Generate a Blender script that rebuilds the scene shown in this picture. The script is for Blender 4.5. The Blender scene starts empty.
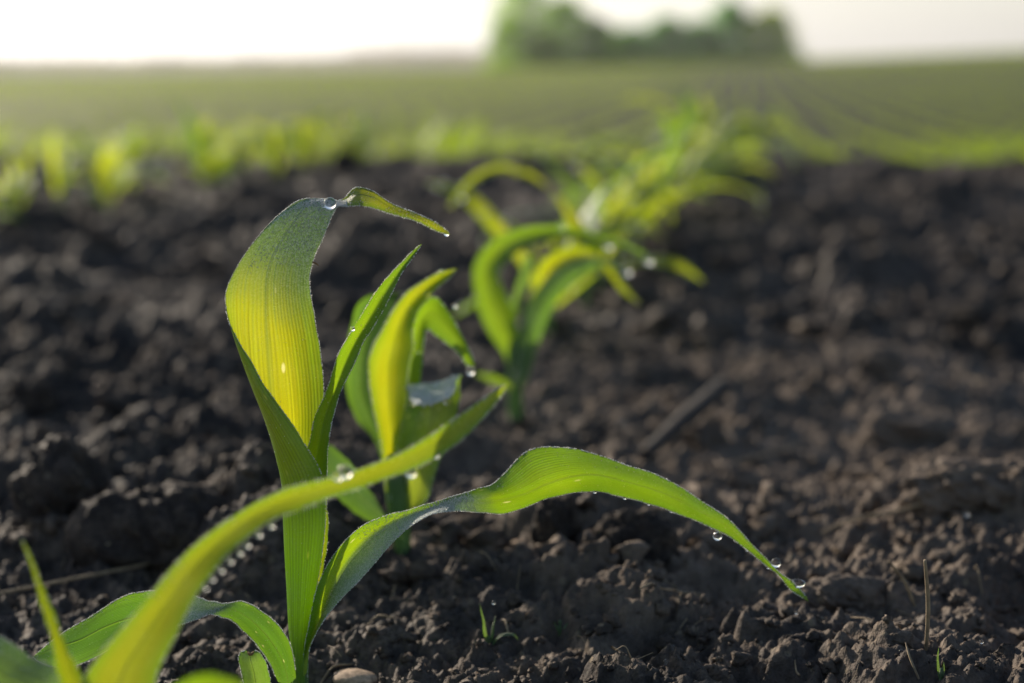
import bpy, math, random
import numpy as np
from mathutils import Vector, Matrix, Euler

rnd = random.Random(7)
rng = np.random.default_rng(11)
S = bpy.context.scene
COL = S.collection
R_ = math.radians
PI = math.pi

# ------------------------------------------------------------------ camera
CAM_H = 0.185
F = 1706.0                                   # focal length in pixels (60 mm on 36 mm, 1024 wide)
YAW, PITCH = R_(7.68), R_(8.88)
rot = Euler((PI/2 - PITCH, 0, YAW), 'XYZ').to_matrix()
RN = np.array(rot)
cam_d = bpy.data.cameras.new('camera'); cam = bpy.data.objects.new('camera', cam_d); COL.objects.link(cam)
cam.location = (0, 0, CAM_H); cam.rotation_euler = (PI/2 - PITCH, 0, YAW)
cam_d.sensor_width = 36; cam_d.lens = 36*F/1024
cam_d.clip_start = 0.02; cam_d.clip_end = 4000
cam_d.dof.use_dof = True; cam_d.dof.focus_distance = 0.524; cam_d.dof.aperture_fstop = 6.7
cam_d.dof.aperture_blades = 0
S.camera = cam

def P(u, v, Y):
    """a point of the scene at distance Y north of the camera, seen in direction (u, v)"""
    d = RN @ np.array([(u-512)/F, -(v-341.5)/F, -1.0])
    t = Y/d[1]
    return np.array([0, 0, CAM_H]) + d*t

# ------------------------------------------------------------------ noise in numpy
def _h(ix, iy, s):
    n = (ix.astype(np.int64)*374761393 + iy.astype(np.int64)*668265263 + s*974634777) & 0xFFFFFFFF
    n = ((n ^ (n >> 13))*1274126177) & 0xFFFFFFFF
    n = ((n ^ (n >> 16))*2246822519) & 0xFFFFFFFF
    return ((n ^ (n >> 15)) & 0xFFFFFF)/float(0xFFFFFF)
def vnoise(x, y, s=0):
    ix = np.floor(x); iy = np.floor(y); fx = x-ix; fy = y-iy
    fx = fx*fx*fx*(fx*(fx*6-15)+10); fy = fy*fy*fy*(fy*(fy*6-15)+10)
    a = _h(ix, iy, s); b = _h(ix+1, iy, s); c = _h(ix, iy+1, s); d = _h(ix+1, iy+1, s)
    return (a+(b-a)*fx)+((c+(d-c)*fx)-(a+(b-a)*fx))*fy
def fbm(x, y, s=0, o=4, g=0.5):
    r = np.zeros_like(x); a = 1.0; t = 0
    for k in range(o):
        r += a*(vnoise(x*2**k + 17.3*k, y*2**k - 9.1*k, s+k)-0.5); t += a; a *= g
    return r/t*2
def lumps(x, y, s, dens=1.0):
    """rounded clods: each cell has a dome of its own radius; the highest wins"""
    ix = np.floor(x); iy = np.floor(y); out = np.zeros_like(x)
    for dx in (-1, 0, 1):
        for dy in (-1, 0, 1):
            cx = ix+dx; cy = iy+dy
            px = cx+_h(cx, cy, s+1); py = cy+_h(cx, cy, s+2)
            r = 0.3+0.6*_h(cx, cy, s+3); keep = _h(cx, cy, s+4) < dens
            st = 0.7+0.6*_h(cx, cy, s+5)
            d2 = ((x-px)*st)**2+((y-py)/st)**2
            h = np.sqrt(np.clip(1-d2/r**2, 0, 1))*r
            out = np.maximum(out, np.where(keep, h, 0))
    return out

# ------------------------------------------------------------------ terrain
TD = np.array([-50, 3.4, 4.0, 4.6, 6.0, 8.0, 12., 18., 25., 37., 60., 100., 150., 200., 230, 300., 800., 1600.])
TZ = np.array([0, 0, -.01, -.06, -.17, -.31, -.51, -.66, -.68, -.64, -.65, -.66, -.55, -.05, -.3, -3., -6., -8.])
SS = np.array([-3, -.43, -.05, .17, 3.]); SZ = np.array([.0, .1, 1.2, 2.9, 3.9])
_td = np.linspace(0, 1, 4001)
_lg = lambda D: np.log(np.maximum(D, .0)+3)
_lx = np.linspace(_lg(0.0), _lg(1600.), 4000)
_tz = np.interp(_lx, _lg(TD), TZ)
_k = np.hanning(161); _k /= _k.sum()
_tz = np.convolve(np.pad(_tz, 80, mode='edge'), _k, 'valid')
def base_z(X, Y):
    z = np.interp(_lg(Y), _lx, _tz)
    s = X/np.maximum(Y, 20)
    w = np.clip((Y-30)/170, 0, 1); w = w*w*(3-2*w)
    w2 = np.clip((300-Y)/80, 0, 1)
    return z+np.interp(s, SS, SZ)*w*w2
def ground_z(X, Y, fine=True):
    near = np.clip((5.0-Y)/1.6, 0, 1)
    wx = X+0.012*fbm(X*30, Y*30, 50, 3); wy = Y+0.012*fbm(X*30+7, Y*30+3, 60, 3)
    wx = wx+.0035*fbm(X*140, Y*140, 52, 2); wy = wy+.0035*fbm(X*140+9, Y*140+2, 62, 2)
    m = np.clip(0.5+1.7*fbm(X*4.2+3, Y*4.2+1, 5, 2), 0.08, 1.12)
    row = np.exp(-((X+.132)/.05)**2)
    m = m*(1-.6*row)
    flat = np.exp(-((X-.03)/.13)**2-((Y-.95)/.38)**2); m = m*(1-.62*flat)
    m = m*(1-.6*np.exp(-((X-.065)/.07)**2-((Y-.56)/.09)**2))
    z = 0.026*fbm(X*3.1, Y*3.1, 1, 3)
    z += m*0.024*lumps(wx/.08, wy/.08, 10, .5)
    z += m*0.018*lumps(wx/.033+5, wy/.033, 20, .45)
    z += (0.2+.8*m)*0.0075*lumps(wx/.013, wy/.013+3, 30, .6)
    z += 0.008*np.abs(fbm(X*60, Y*60, 70, 4))+.006*fbm(X*22, Y*22, 71, 3)
    if fine:
        z += (0.35+.65*m)*0.0036*lumps(wx/.0055, wy/.0055+1, 40, .7)
        z += .0016*lumps(wx/.0024, wy/.0024, 41, .7)
        z += 0.0022*fbm(X*340, Y*340, 90, 2)
    z -= .013
    far = 0.02*fbm(X*2., Y*2., 3, 3)+(.035*lumps(X/.15, Y/.15, 44, .6)+.02*lumps(X/.07, Y/.07, 45, .6))*np.clip((60-Y)/50, 0, 1)-.012*np.clip((60-Y)/50, 0, 1)
    return base_z(X, Y)+z*near+far*(1-near)

# ------------------------------------------------------------------ mesh helpers
def mk(name, V, Fc, mat=None, parent=None, uv=None, smooth=True):
    V = np.asarray(V, dtype=np.float32); Fc = np.asarray(Fc, dtype=np.int32)
    me = bpy.data.meshes.new(name); n = Fc.shape[1]
    me.vertices.add(len(V)); me.vertices.foreach_set('co', V.ravel())
    me.loops.add(Fc.size); me.loops.foreach_set('vertex_index', Fc.ravel())
    me.polygons.add(len(Fc)); me.polygons.foreach_set('loop_start', np.arange(0, Fc.size, n, dtype=np.int32))
    if uv is not None:
        l = me.uv_layers.new(name='UVMap'); l.data.foreach_set('uv', np.asarray(uv, dtype=np.float32)[Fc.ravel()].ravel())
    me.update(calc_edges=True)
    me.polygons.foreach_set('use_smooth', np.full(len(Fc), smooth, dtype=bool))
    if mat: me.materials.append(mat)
    o = bpy.data.objects.new(name, me); COL.objects.link(o)
    if parent: o.parent = parent
    return o
def tag(o, label=None, cat=None, group=None, kind=None):
    if label: o['label'] = label
    if cat: o['category'] = cat
    if group: o['group'] = group
    if kind: o['kind'] = kind
    return o
def empty(name, loc, label, cat, group=None):
    o = bpy.data.objects.new(name, None); COL.objects.link(o); o.location = loc; o.empty_display_size = .02
    return tag(o, label, cat, group)
def gridfaces(n, m, off=0):
    i, j = np.meshgrid(np.arange(n-1), np.arange(m-1), indexing='ij')
    a = (i*m+j).ravel()+off
    return np.stack([a, a+1, a+m+1, a+m], 1)
def ico(sub):
    import bmesh
    bm = bmesh.new(); bmesh.ops.create_icosphere(bm, subdivisions=sub, radius=1)
    V = np.array([v.co[:] for v in bm.verts]); Fc = np.array([[v.index for v in f.verts] for f in bm.faces]); bm.free()
    return V, Fc
ICO1, ICO2, ICO3, ICO4 = ico(1), ico(2), ico(3), ico(4)
def spheres(C, Rr, base, squash=None):
    V0, F0 = base; C = np.asarray(C); Rr = np.asarray(Rr)
    V = C[:, None, :]+V0[None]*(Rr[:, None, None] if Rr.ndim == 1 else Rr[:, None, :])
    Fc = F0[None]+(np.arange(len(C))*len(V0))[:, None, None]
    return V.reshape(-1, 3), Fc.reshape(-1, 3)
def catmull(pts, n):
    """pts (k, ...) -> n samples, chord-length parameter"""
    pts = np.asarray(pts, float); k = len(pts)
    flat = pts.reshape(k, -1)
    d = np.sqrt(((flat[1:]-flat[:-1])**2).sum(1)); d = np.maximum(d, 1e-7)**.75
    t = np.concatenate([[0], np.cumsum(d)])
    m = np.zeros_like(flat)
    sl = (flat[1:]-flat[:-1])/d[:, None]
    m[0] = sl[0]; m[-1] = sl[-1]
    m[1:-1] = (sl[:-1]*d[1:, None]+sl[1:]*d[:-1, None])/(d[1:]+d[:-1])[:, None]
    q = np.linspace(0, t[-1], n); i = np.clip(np.searchsorted(t, q, side='right')-1, 0, k-2)
    h = d[i][:, None]; s = ((q-t[i])/d[i])[:, None]
    r = (2*s**3-3*s**2+1)*flat[i]+(s**3-2*s**2+s)*h*m[i]+(-2*s**3+3*s**2)*flat[i+1]+(s**3-s**2)*h*m[i+1]
    return r.reshape((n,)+pts.shape[1:])
def tube(path, radii, n=10, k=24, cap=True):
    pts = catmull(np.c_[np.asarray(path, float), np.asarray(radii, float)*1.0], k)
    C = pts[:, :3]; r = np.abs(pts[:, 3])
    T = np.gradient(C, axis=0); T /= np.linalg.norm(T, axis=1)[:, None]
    up = np.array([0.13, 1, .2]) if abs(T[0][1]) < .9 else np.array([1, 0, .1])
    A = np.cross(T, up); A /= np.linalg.norm(A, axis=1)[:, None]; B = np.cross(T, A)
    th = np.linspace(0, 2*PI, n, endpoint=False)
    V = C[:, None, :]+r[:, None, None]*(A[:, None, :]*np.cos(th)[None, :, None]+B[:, None, :]*np.sin(th)[None, :, None])
    V = V.reshape(-1, 3)
    i, j = np.meshgrid(np.arange(k-1), np.arange(n), indexing='ij')
    a = (i*n+j).ravel(); b = (i*n+(j+1) % n).ravel()
    Fc = np.stack([a, b, b+n, a+n], 1)
    uv = np.stack([np.tile(np.linspace(0, 1, n), k), np.repeat(np.linspace(0, 1, k), n)], 1)
    if cap:
        c0 = np.array([[x, x+1, n-1-x-1, n-1-x] for x in range(n//2-1)])
        Fc = np.concatenate([Fc, c0, c0+(k-1)*n])
    return V, Fc, uv

# ------------------------------------------------------------------ materials
def nmat(name):
    m = bpy.data.materials.new(name); m.use_nodes = True; nt = m.node_tree
    for n in list(nt.nodes): nt.nodes.remove(n)
    out = nt.nodes.new('ShaderNodeOutputMaterial')
    return m, nt, out
class G:
    def __init__(s, nt): s.nt = nt
    def n(s, typ, _in=None, **kw):
        x = s.nt.nodes.new(typ)
        for k, v in kw.items(): setattr(x, k, v)
        for k, v in (_in or {}).items():
            if isinstance(v, bpy.types.NodeSocket): s.nt.links.new(v, x.inputs[k])
            else: x.inputs[k].default_value = v
        return x
    def math(s, op, a, b=0.0, c=None, clamp=False):
        d = {0: a, 1: b}
        if c is not None: d[2] = c
        x = s.n('ShaderNodeMath', d, operation=op); x.use_clamp = clamp
        return x.outputs[0]
    def noise(s, vec, scale, detail=4, rough=.55, dist=0.0):
        return s.n('ShaderNodeTexNoise', {'Vector': vec, 'Scale': scale, 'Detail': detail, 'Roughness': rough, 'Distortion': dist}).outputs[0]
    def ramp(s, fac, stops, interp='LINEAR'):
        x = s.n('ShaderNodeValToRGB', {0: fac}); r = x.color_ramp; r.interpolation = interp
        while len(r.elements) < len(stops): r.elements.new(.5)
        for e, (p, c) in zip(r.elements, stops):
            e.position = p; e.color = (c if isinstance(c, tuple) else (c, c, c))+(1,)
        return x.outputs[0]
    def mix(s, fac, a, b, blend='MIX'):
        x = s.n('ShaderNodeMix', data_type='RGBA', blend_type=blend)
        for idx, v in ((0, fac), (6, a), (7, b)):
            if isinstance(v, bpy.types.NodeSocket): s.nt.links.new(v, x.inputs[idx])
            else: x.inputs[idx].default_value = (v+(1,) if isinstance(v, tuple) else v)
        return x.outputs[2]
    def maprange(s, v, a, b, c, d):
        return s.n('ShaderNodeMapRange', {0: v, 1: a, 2: b, 3: c, 4: d}).outputs[0]

def soil_material(name, dark, mid, tan, bump=.5, lit_patch=None):
    m, nt, out = nmat(name); g = G(nt)
    pos = g.n('ShaderNodeNewGeometry').outputs['Position']
    n1 = g.noise(pos, 5, 5); n2 = g.noise(pos, 70, 5, .65); n3 = g.noise(pos, 420, 3, .7)
    c = g.ramp(n1, [(.3, dark), (.6, mid)])
    c = g.mix(g.maprange(n2, .45, .75, 0, .8), c, tan)
    sp = g.maprange(n3, .35, .75, .55, 1.5)
    sp = g.math('MULTIPLY', sp, g.maprange(g.n('ShaderNodeSeparateXYZ', {0: pos}).outputs[1], 4.5, 9, 1, .32))   # shade missing from the smooth far soil, painted darker
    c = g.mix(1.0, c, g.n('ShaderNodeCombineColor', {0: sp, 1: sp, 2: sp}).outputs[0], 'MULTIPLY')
    if lit_patch:       # sunlit patch beside the row, painted as paler soil
        dp = g.n('ShaderNodeMapping', {0: pos, 1: lit_patch[0], 3: lit_patch[1]}).outputs[0]
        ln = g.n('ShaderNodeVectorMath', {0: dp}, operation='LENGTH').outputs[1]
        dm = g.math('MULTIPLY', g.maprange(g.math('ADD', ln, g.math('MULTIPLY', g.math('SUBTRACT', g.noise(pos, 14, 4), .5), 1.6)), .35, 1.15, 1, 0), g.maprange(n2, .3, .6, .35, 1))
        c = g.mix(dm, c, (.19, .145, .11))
    # scattered pale specks of chaff and mineral grains
    vo = g.n('ShaderNodeTexVoronoi', {'Vector': pos, 'Scale': 230.0}); vc = vo.outputs['Color']
    sep = g.n('ShaderNodeSeparateColor', {0: vc}).outputs[0]
    msk = g.math('MULTIPLY', g.math('GREATER_THAN', sep, .93), g.math('LESS_THAN', vo.outputs['Distance'], .32))
    c = g.mix(g.math('MULTIPLY', msk, .65), c, (.24, .19, .13))
    b1 = g.n('ShaderNodeBump', {'Strength': bump, 'Distance': .004, 'Height': n2}).outputs[0]
    b2 = g.n('ShaderNodeBump', {'Strength': bump, 'Distance': .0012, 'Height': n3, 'Normal': b1}).outputs[0]
    p = g.n('ShaderNodeBsdfPrincipled', {'Base Color': c, 'Roughness': g.maprange(n1, .35, .65, .95, .62), 'Normal': b2, 'Specular IOR Level': .16})
    nt.links.new(p.outputs[0], out.inputs[0])
    return m
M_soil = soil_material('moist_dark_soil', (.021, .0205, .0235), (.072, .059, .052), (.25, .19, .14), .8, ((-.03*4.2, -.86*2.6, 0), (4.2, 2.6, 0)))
M_clod = soil_material('soil_clod', (.022, .0185, .018), (.045, .035, .030), (.12, .09, .067), .7)
M_stone = soil_material('tan_pebble', (.34, .23, .15), (.5, .36, .25), (.55, .42, .3), .2)

def leaf_material(name, refl_a, refl_b, tr_a, tr_b, frost=.0, veins=30.0, tmix=.5, zone=None, zcol=None, basegreen=False):
    m, nt, out = nmat(name); g = G(nt)
    uvn = g.n('ShaderNodeUVMap'); uvn.uv_map = 'UVMap'; uv = uvn.outputs[0]
    s = g.n('ShaderNodeSeparateXYZ', {0: uv}); u = s.outputs[0]; v = s.outputs[1]
    pos = g.n('ShaderNodeNewGeometry').outputs['Position']
    sv = g.n('ShaderNodeCombineXYZ', {0: g.math('MULTIPLY', u, 60), 1: g.math('MULTIPLY', v, 3.0)}).outputs[0]
    st = g.noise(sv, 1.0, 3, .6)                          # streaks along the blade
    wav = g.math('SINE', g.math('MULTIPLY', u, veins*2*PI))
    vein = g.math('MULTIPLY_ADD', wav, .5, .5)
    rib = g.math('SUBTRACT', 1.0, g.math('MULTIPLY', g.math('ABSOLUTE', g.math('SUBTRACT', u, .5)), 34), clamp=True)
    cl = g.noise(pos, 55, 3, .6)
    fine = g.noise(pos, 1500, 2, .6)
    k = g.math('ADD', g.math('MULTIPLY', st, .55), g.math('MULTIPLY', cl, .5), clamp=True)
    f = g.maprange(k, .33, .72, 0, 1)
    tip = g.maprange(v, .0, .9, 0, .5)
    f2 = g.math('ADD', g.math('MULTIPLY', f, .6), g.math('MULTIPLY', tip, .9), clamp=True)
    cr = g.mix(f, refl_a, refl_b); ct = g.mix(f2, tr_a, tr_b)
    vd = g.math('MULTIPLY', g.maprange(vein, 0, 1, .86, 1.05), g.maprange(st, .3, .7, .70, 1.15))
    vdc = g.n('ShaderNodeCombineColor', {0: vd, 1: vd, 2: vd}).outputs[0]
    em = g.maprange(g.math('ADD', g.math('MULTIPLY', g.math('ABSOLUTE', g.math('SUBTRACT', u, .5)), 2.0), g.math('MULTIPLY', g.math('SUBTRACT', st, .5), .5)), .45, 1.0, 0, .75)
    ct = g.mix(em, ct, (.24, .46, .012))
    if basegreen:
        bgm = g.maprange(g.math('ADD', v, g.math('MULTIPLY', st, .06)), .24, .46, 1, 0)
        ct = g.mix(bgm, ct, (.55, .80, .02)); cr = g.mix(bgm, cr, (.15, .34, .04))
    ct = g.mix(1.0, ct, vdc, 'MULTIPLY')
    if zone:      # a few pale feeding scars where the tissue is thin
        sv2 = g.n('ShaderNodeCombineXYZ', {0: g.math('MULTIPLY', u, 13), 1: g.math('MULTIPLY', v, 36)}).outputs[0]
        vo = g.n('ShaderNodeTexVoronoi', {'Vector': sv2, 'Scale': 1.0}); cc = g.n('ShaderNodeSeparateColor', {0: vo.outputs['Color']}).outputs[0]
        sm = g.math('MULTIPLY', g.math('GREATER_THAN', cc, .972), g.maprange(vo.outputs['Distance'], .16, .3, 1, 0))
        ct = g.mix(g.math('MULTIPLY', sm, .8), ct, (1., .95, .35))
    ribm = g.math('MULTIPLY', rib, .5)
    ct = g.mix(ribm, ct, (.20, .26, .03)); cr = g.mix(ribm, cr, (.17, .25, .08))
    # dew bloom: fine matt film, in patches
    fr = g.math('MULTIPLY', g.maprange(g.noise(pos, 90, 3, .6), .4, .62, .3, 1.), g.maprange(fine, .4, .62, .25, 1.))
    fr = g.math('MULTIPLY', fr, frost)
    cr = g.mix(fr, cr, (.46, .52, .5))
    hgt = g.math('ADD', g.math('MULTIPLY', vein, .4), g.math('MULTIPLY', rib, -2.2))
    b = g.n('ShaderNodeBump', {'Strength': .5, 'Distance': .00035, 'Height': hgt}).outputs[0]
    b = g.n('ShaderNodeBump', {'Strength': .3, 'Distance': .0002, 'Height': fine, 'Normal': b}).outputs[0]
    p = g.n('ShaderNodeBsdfPrincipled', {'Base Color': cr, 'Roughness': g.maprange(cl, .3, .7, .38, .58), 'Normal': b, 'Specular IOR Level': .42})
    t = g.n('ShaderNodeBsdfTranslucent', {'Color': ct, 'Normal': b})
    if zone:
        # dew on part of the blade, plus painted self-shade on the tall one: v0..v1 along it, shifted by k over the width, u from u0
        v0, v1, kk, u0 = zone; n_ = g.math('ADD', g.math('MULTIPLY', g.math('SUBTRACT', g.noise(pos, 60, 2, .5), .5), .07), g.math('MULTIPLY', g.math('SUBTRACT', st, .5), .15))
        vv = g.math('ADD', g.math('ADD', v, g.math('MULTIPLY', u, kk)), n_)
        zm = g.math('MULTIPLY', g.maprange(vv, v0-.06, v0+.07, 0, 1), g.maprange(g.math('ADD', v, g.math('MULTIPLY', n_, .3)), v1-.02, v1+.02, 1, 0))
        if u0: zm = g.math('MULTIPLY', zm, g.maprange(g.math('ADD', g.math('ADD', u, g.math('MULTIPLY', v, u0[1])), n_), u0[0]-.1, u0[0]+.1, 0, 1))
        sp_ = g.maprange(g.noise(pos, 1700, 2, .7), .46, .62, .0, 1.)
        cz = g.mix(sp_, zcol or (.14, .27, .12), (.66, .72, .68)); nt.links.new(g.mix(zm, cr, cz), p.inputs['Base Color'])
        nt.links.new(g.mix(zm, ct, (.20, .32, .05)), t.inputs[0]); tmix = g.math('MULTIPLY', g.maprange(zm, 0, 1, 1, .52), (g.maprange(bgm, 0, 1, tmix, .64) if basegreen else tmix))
    mx = g.n('ShaderNodeMixShader', {0: tmix, 1: p.outputs[0], 2: t.outputs[0]})
    nt.links.new(mx.outputs[0], out.inputs[0])
    return m
GREEN_A, GREEN_B = (.055, .165, .028), (.085, .22, .035)
M_leaf = leaf_material('corn_blade', GREEN_A, GREEN_B, (.76, .69, .006), (.50, .62, .010), frost=.25)
M_fore = leaf_material('near_corn_blade', GREEN_A, GREEN_B, (.50, .50, .006), (.34, .45, .010), frost=.25)
YT = ((.70, .625, .006), (.48, .56, .010))
M_tall = leaf_material('tall_corn_blade', GREEN_A, GREEN_B, *YT, frost=.3, zone=(.665, .80, .10, None), zcol=(.17, .31, .15), basegreen=True)  # dew zone also holds the blade's own shade as colour
M_long = leaf_material('long_corn_blade', GREEN_A, GREEN_B, (.50, .64, .008), (.23, .47, .008), frost=.25, zone=(.10, .455, 0, (.62, .9)), zcol=(.30, .42, .32))
M_flag = leaf_material('flag_corn_blade', GREEN_A, GREEN_B, (.58, .66, .03), (.40, .60, .02), frost=.4, zone=(.62, 1.1, 0, None), zcol=(.52, .60, .46))
M_twist = leaf_material('twisted_corn_blade', (.07, .16, .06), (.09, .2, .07), (.17, .36, .012), (.13, .31, .012), frost=.25, zone=(.38, .60, 0, None), zcol=(.28, .40, .30))
M_leafg = leaf_material('corn_blade_green', GREEN_A, GREEN_B, (.46, .62, .010), (.26, .48, .012), frost=.25)
M_frost = leaf_material('dewy_corn_blade', (.10, .19, .085), (.14, .24, .11), (.26, .42, .03), (.22, .38, .03), frost=.6)
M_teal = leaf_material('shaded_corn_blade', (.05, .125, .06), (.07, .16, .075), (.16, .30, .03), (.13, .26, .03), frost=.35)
M_stem = leaf_material('corn_stem', (.085, .19, .045), (.12, .25, .06), (.30, .44, .03), (.24, .38, .03), frost=.2, veins=9, tmix=.38)
M_far = leaf_material('far_corn_blade', (.07, .17, .035), (.11, .22, .045), (.56, .70, .03), (.46, .62, .04), frost=.15, tmix=.56)
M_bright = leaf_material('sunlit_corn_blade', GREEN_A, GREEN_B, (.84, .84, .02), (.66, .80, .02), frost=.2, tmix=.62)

def simple(name, c1, c2, scale, rough=.8, bump=.3, dist=.002, stretch=None):
    m, nt, out = nmat(name); g = G(nt)
    tc = g.n('ShaderNodeTexCoord').outputs['Object']
    n = g.noise(tc, scale, 5, .6)
    c = g.mix(g.maprange(n, .35, .65, 0, 1), c1, c2)
    b = g.n('ShaderNodeBump', {'Strength': bump, 'Distance': dist, 'Height': n}).outputs[0]
    p = g.n('ShaderNodeBsdfPrincipled', {'Base Color': c, 'Roughness': rough, 'Normal': b})
    nt.links.new(p.outputs[0], out.inputs[0]); return m
M_straw = simple('dry_straw', (.20, .14, .08), (.36, .27, .16), 300, .7)
M_stalk = simple('weathered_stalk', (.022, .017, .014), (.06, .044, .034), 200, .85)
M_bark = simple('bark', (.07, .055, .04), (.13, .1, .08), 3, .9, .6, .05)
M_weed = leaf_material('weed_blade', (.10, .19, .07), (.14, .24, .09), (.22, .34, .06), (.2, .3, .06), frost=.4)
M_brown = simple('withered_leaf_edge', (.20, .10, .04), (.3, .17, .06), 500, .7)

def water_material():
    m, nt, out = nmat('water'); g = G(nt)
    p = g.n('ShaderNodeBsdfPrincipled', {'Base Color': (1, 1, 1, 1), 'Roughness': .07, 'IOR': 1.33, 'Transmission Weight': 1.0})
    nt.links.new(p.outputs[0], out.inputs[0]); return m
M_water = water_material()
def dew_material():
    m, nt, out = nmat('fine_dew'); g = G(nt)
    p = g.n('ShaderNodeBsdfPrincipled', {'Base Color': (.9, .92, .93, 1), 'Roughness': .2, 'IOR': 1.33, 'Transmission Weight': .45})
    t = g.n('ShaderNodeBsdfTranslucent', {'Color': (.9, .9, .88, 1)}); mx = g.n('ShaderNodeMixShader', {0: .4, 1: p.outputs[0], 2: t.outputs[0]}); nt.links.new(mx.outputs[0], out.inputs[0]); return m
    nt.links.new(p.outputs[0], out.inputs[0]); return m
M_dew = dew_material()

def foliage_material(name, a, b, tr, sc):
    m, nt, out = nmat(name); g = G(nt)
    pos = g.n('ShaderNodeNewGeometry').outputs['Position']
    n = g.noise(pos, sc, 4, .6); f = g.maprange(n, .35, .65, 0, 1)
    p = g.n('ShaderNodeBsdfPrincipled', {'Base Color': g.mix(f, a, b), 'Roughness': .6, 'Specular IOR Level': .12})
    t = g.n('ShaderNodeBsdfTranslucent', {'Color': tr+(1,)})
    mx = g.n('ShaderNodeMixShader', {0: .55, 1: p.outputs[0], 2: t.outputs[0]})
    nt.links.new(mx.outputs[0], out.inputs[0]); return m

# ------------------------------------------------------------------ ground: one sheet
def build_ground():
    r = [0.30]
    while r[-1] < 5.2: r.append(r[-1]*1.0026)
    while r[-1] < 60: r.append(r[-1]*1.008)
    while r[-1] < 1500: r.append(r[-1]*1.03)
    D = np.concatenate([[-60, -20, -5, -1, -.3, 0, .15], r])
    s = np.concatenate([[-40, -12, -5, -3, -2, -1.4, -1.1], np.linspace(-.85, .52, 1060), [.6, .8, 1.1, 1.5, 2.2, 4, 12, 40]])
    W = np.where(D > 100, np.maximum(D, 0)+.07, np.maximum(D, 0)+.07)
    sc = np.where(np.abs(s) > 3, 3+(np.abs(s)-3)*.12, np.abs(s))*np.sign(s)
    X = W[:, None]*sc[None, :]+np.sign(s)[None, :]*np.clip(np.abs(s)-2, 0, 4)[None, :]*3
    Y = np.repeat(D[:, None], len(s), 1)
    Z = ground_z(X.ravel(), Y.ravel())
    V = np.stack([X.ravel(), Y.ravel(), Z], 1)
    Fc = gridfaces(len(D), len(s))
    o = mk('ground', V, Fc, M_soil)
    tag(o, 'dark crumbly bare soil of the field', None, None, 'structure')
build_ground()

# loose crumbs of soil, past counting
def crumbs():
    shapes = []
    for k in range(10):
        V0, F0 = ICO2
        a = V0*(1+.34*(np.sin(V0@rng.normal(size=3)*2.6+rng.uniform(0, 6))[:, None])+.22*np.sin(V0@rng.normal(size=3)*6)[:, None])
        a *= np.array([1, rng.uniform(.65, 1), rng.uniform(.5, .85)]); a += rng.normal(size=a.shape)*.13
        shapes.append(a)
    F0 = ICO2[1]; VS, FS, off = [], [], 0
    def batch(n, d0, d1, r0, r1, pw):
        nonlocal off
        D = np.exp(rng.uniform(np.log(d0), np.log(d1), n)); s = rng.uniform(-.62, .36, n); X = s*(D+.05)
        r = r0*(r1/r0)**(rng.uniform(0, 1, n)**pw)
        Z = ground_z(X, D)
        for i in range(n):
            th = rng.uniform(0, 6.28); c, sn = math.cos(th), math.sin(th)
            v = shapes[i % 10]*r[i]
            v = np.stack([v[:, 0]*c-v[:, 1]*sn, v[:, 0]*sn+v[:, 1]*c, v[:, 2]], 1)+[X[i], D[i], Z[i]+r[i]*.25]
            VS.append(v); FS.append(F0+off); off += len(v)
    batch(8000, .42, 1.0, .0005, .0034, 2.8)
    batch(1400, .6, 2.2, .002, .009, 2.2)
    batch(900, 1.2, 4.2, .004, .018, 1.6)
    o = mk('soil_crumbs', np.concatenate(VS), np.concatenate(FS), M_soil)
    tag(o, 'loose dark soil crumbs strewn over the bare ground', 'soil crumbs', None, 'stuff')
crumbs()

# ------------------------------------------------------------------ leaves
class Leaf: pass
def leaf(name, secs, mat, parent, n=90, m=13, wob=.00018, frost_edges=True, seed=0, label=None, world=False):
    """secs: sections from base to tip; each a list of points across, (u, v, Y)"""
    K = len(secs[0])
    A = np.array([[(p if world else P(*p)) for p in s] for s in secs], float)       # (n_sec, K, 3)
    A = catmull(A, n)                                                                # along
    A = np.stack([catmull(A[i], m) if np.linalg.norm(A[i, 0]-A[i, -1]) > 1e-5 else np.repeat(A[i, :1], m, 0) for i in range(n)])
    r = np.random.default_rng(seed+5)
    if wob:
        t = np.linspace(0, 1, n)
        for j, wgt in ((0, 1), (1, .5), (m-2, .5), (m-1, 1)):
            w = sum(np.sin(t*f_+r.uniform(0, 6))*a for f_, a in ((23, 1.), (61, .7), (130, .5)))*wob*wgt
            A[:, j, :] += (w*np.sin(np.clip(t*PI*1.02, 0, PI)))[:, None]*np.array([.5, .8, .7])
    cs = np.linalg.norm(np.diff(A[:, m//2], axis=0), axis=1).cumsum(); cs = np.concatenate([[0], cs])/max(cs[-1], 1e-6)
    uv = np.stack([np.tile(np.linspace(0, 1, m), n), np.repeat(cs, m)], 1)
    o0 = parent.matrix_basis.translation if parent else Vector((0, 0, 0))
    off = np.array(parent.location) if parent else np.zeros(3)
    o = mk(name, A.reshape(-1, 3)-off, gridfaces(n, m), mat, parent, uv)
    if label: o['label'] = label
    L = Leaf(); L.A = A; L.o = o; L.off = off; L.n = n; L.m = m
    du = np.gradient(A, axis=1); dv = np.gradient(A, axis=0)
    N = np.cross(du.reshape(-1, 3), dv.reshape(-1, 3)); N /= np.linalg.norm(N, axis=1)[:, None]+1e-12
    L.N = N.reshape(A.shape)
    return L
def sec(u1, v1, u2, v2, Y1, Y2, cup=0.0, skew=.5):
    return [(u1, v1, Y1), (u1+(u2-u1)*skew, v1+(v2-v1)*skew, Y1+(Y2-Y1)*skew+cup), (u2, v2, Y2)]
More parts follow.
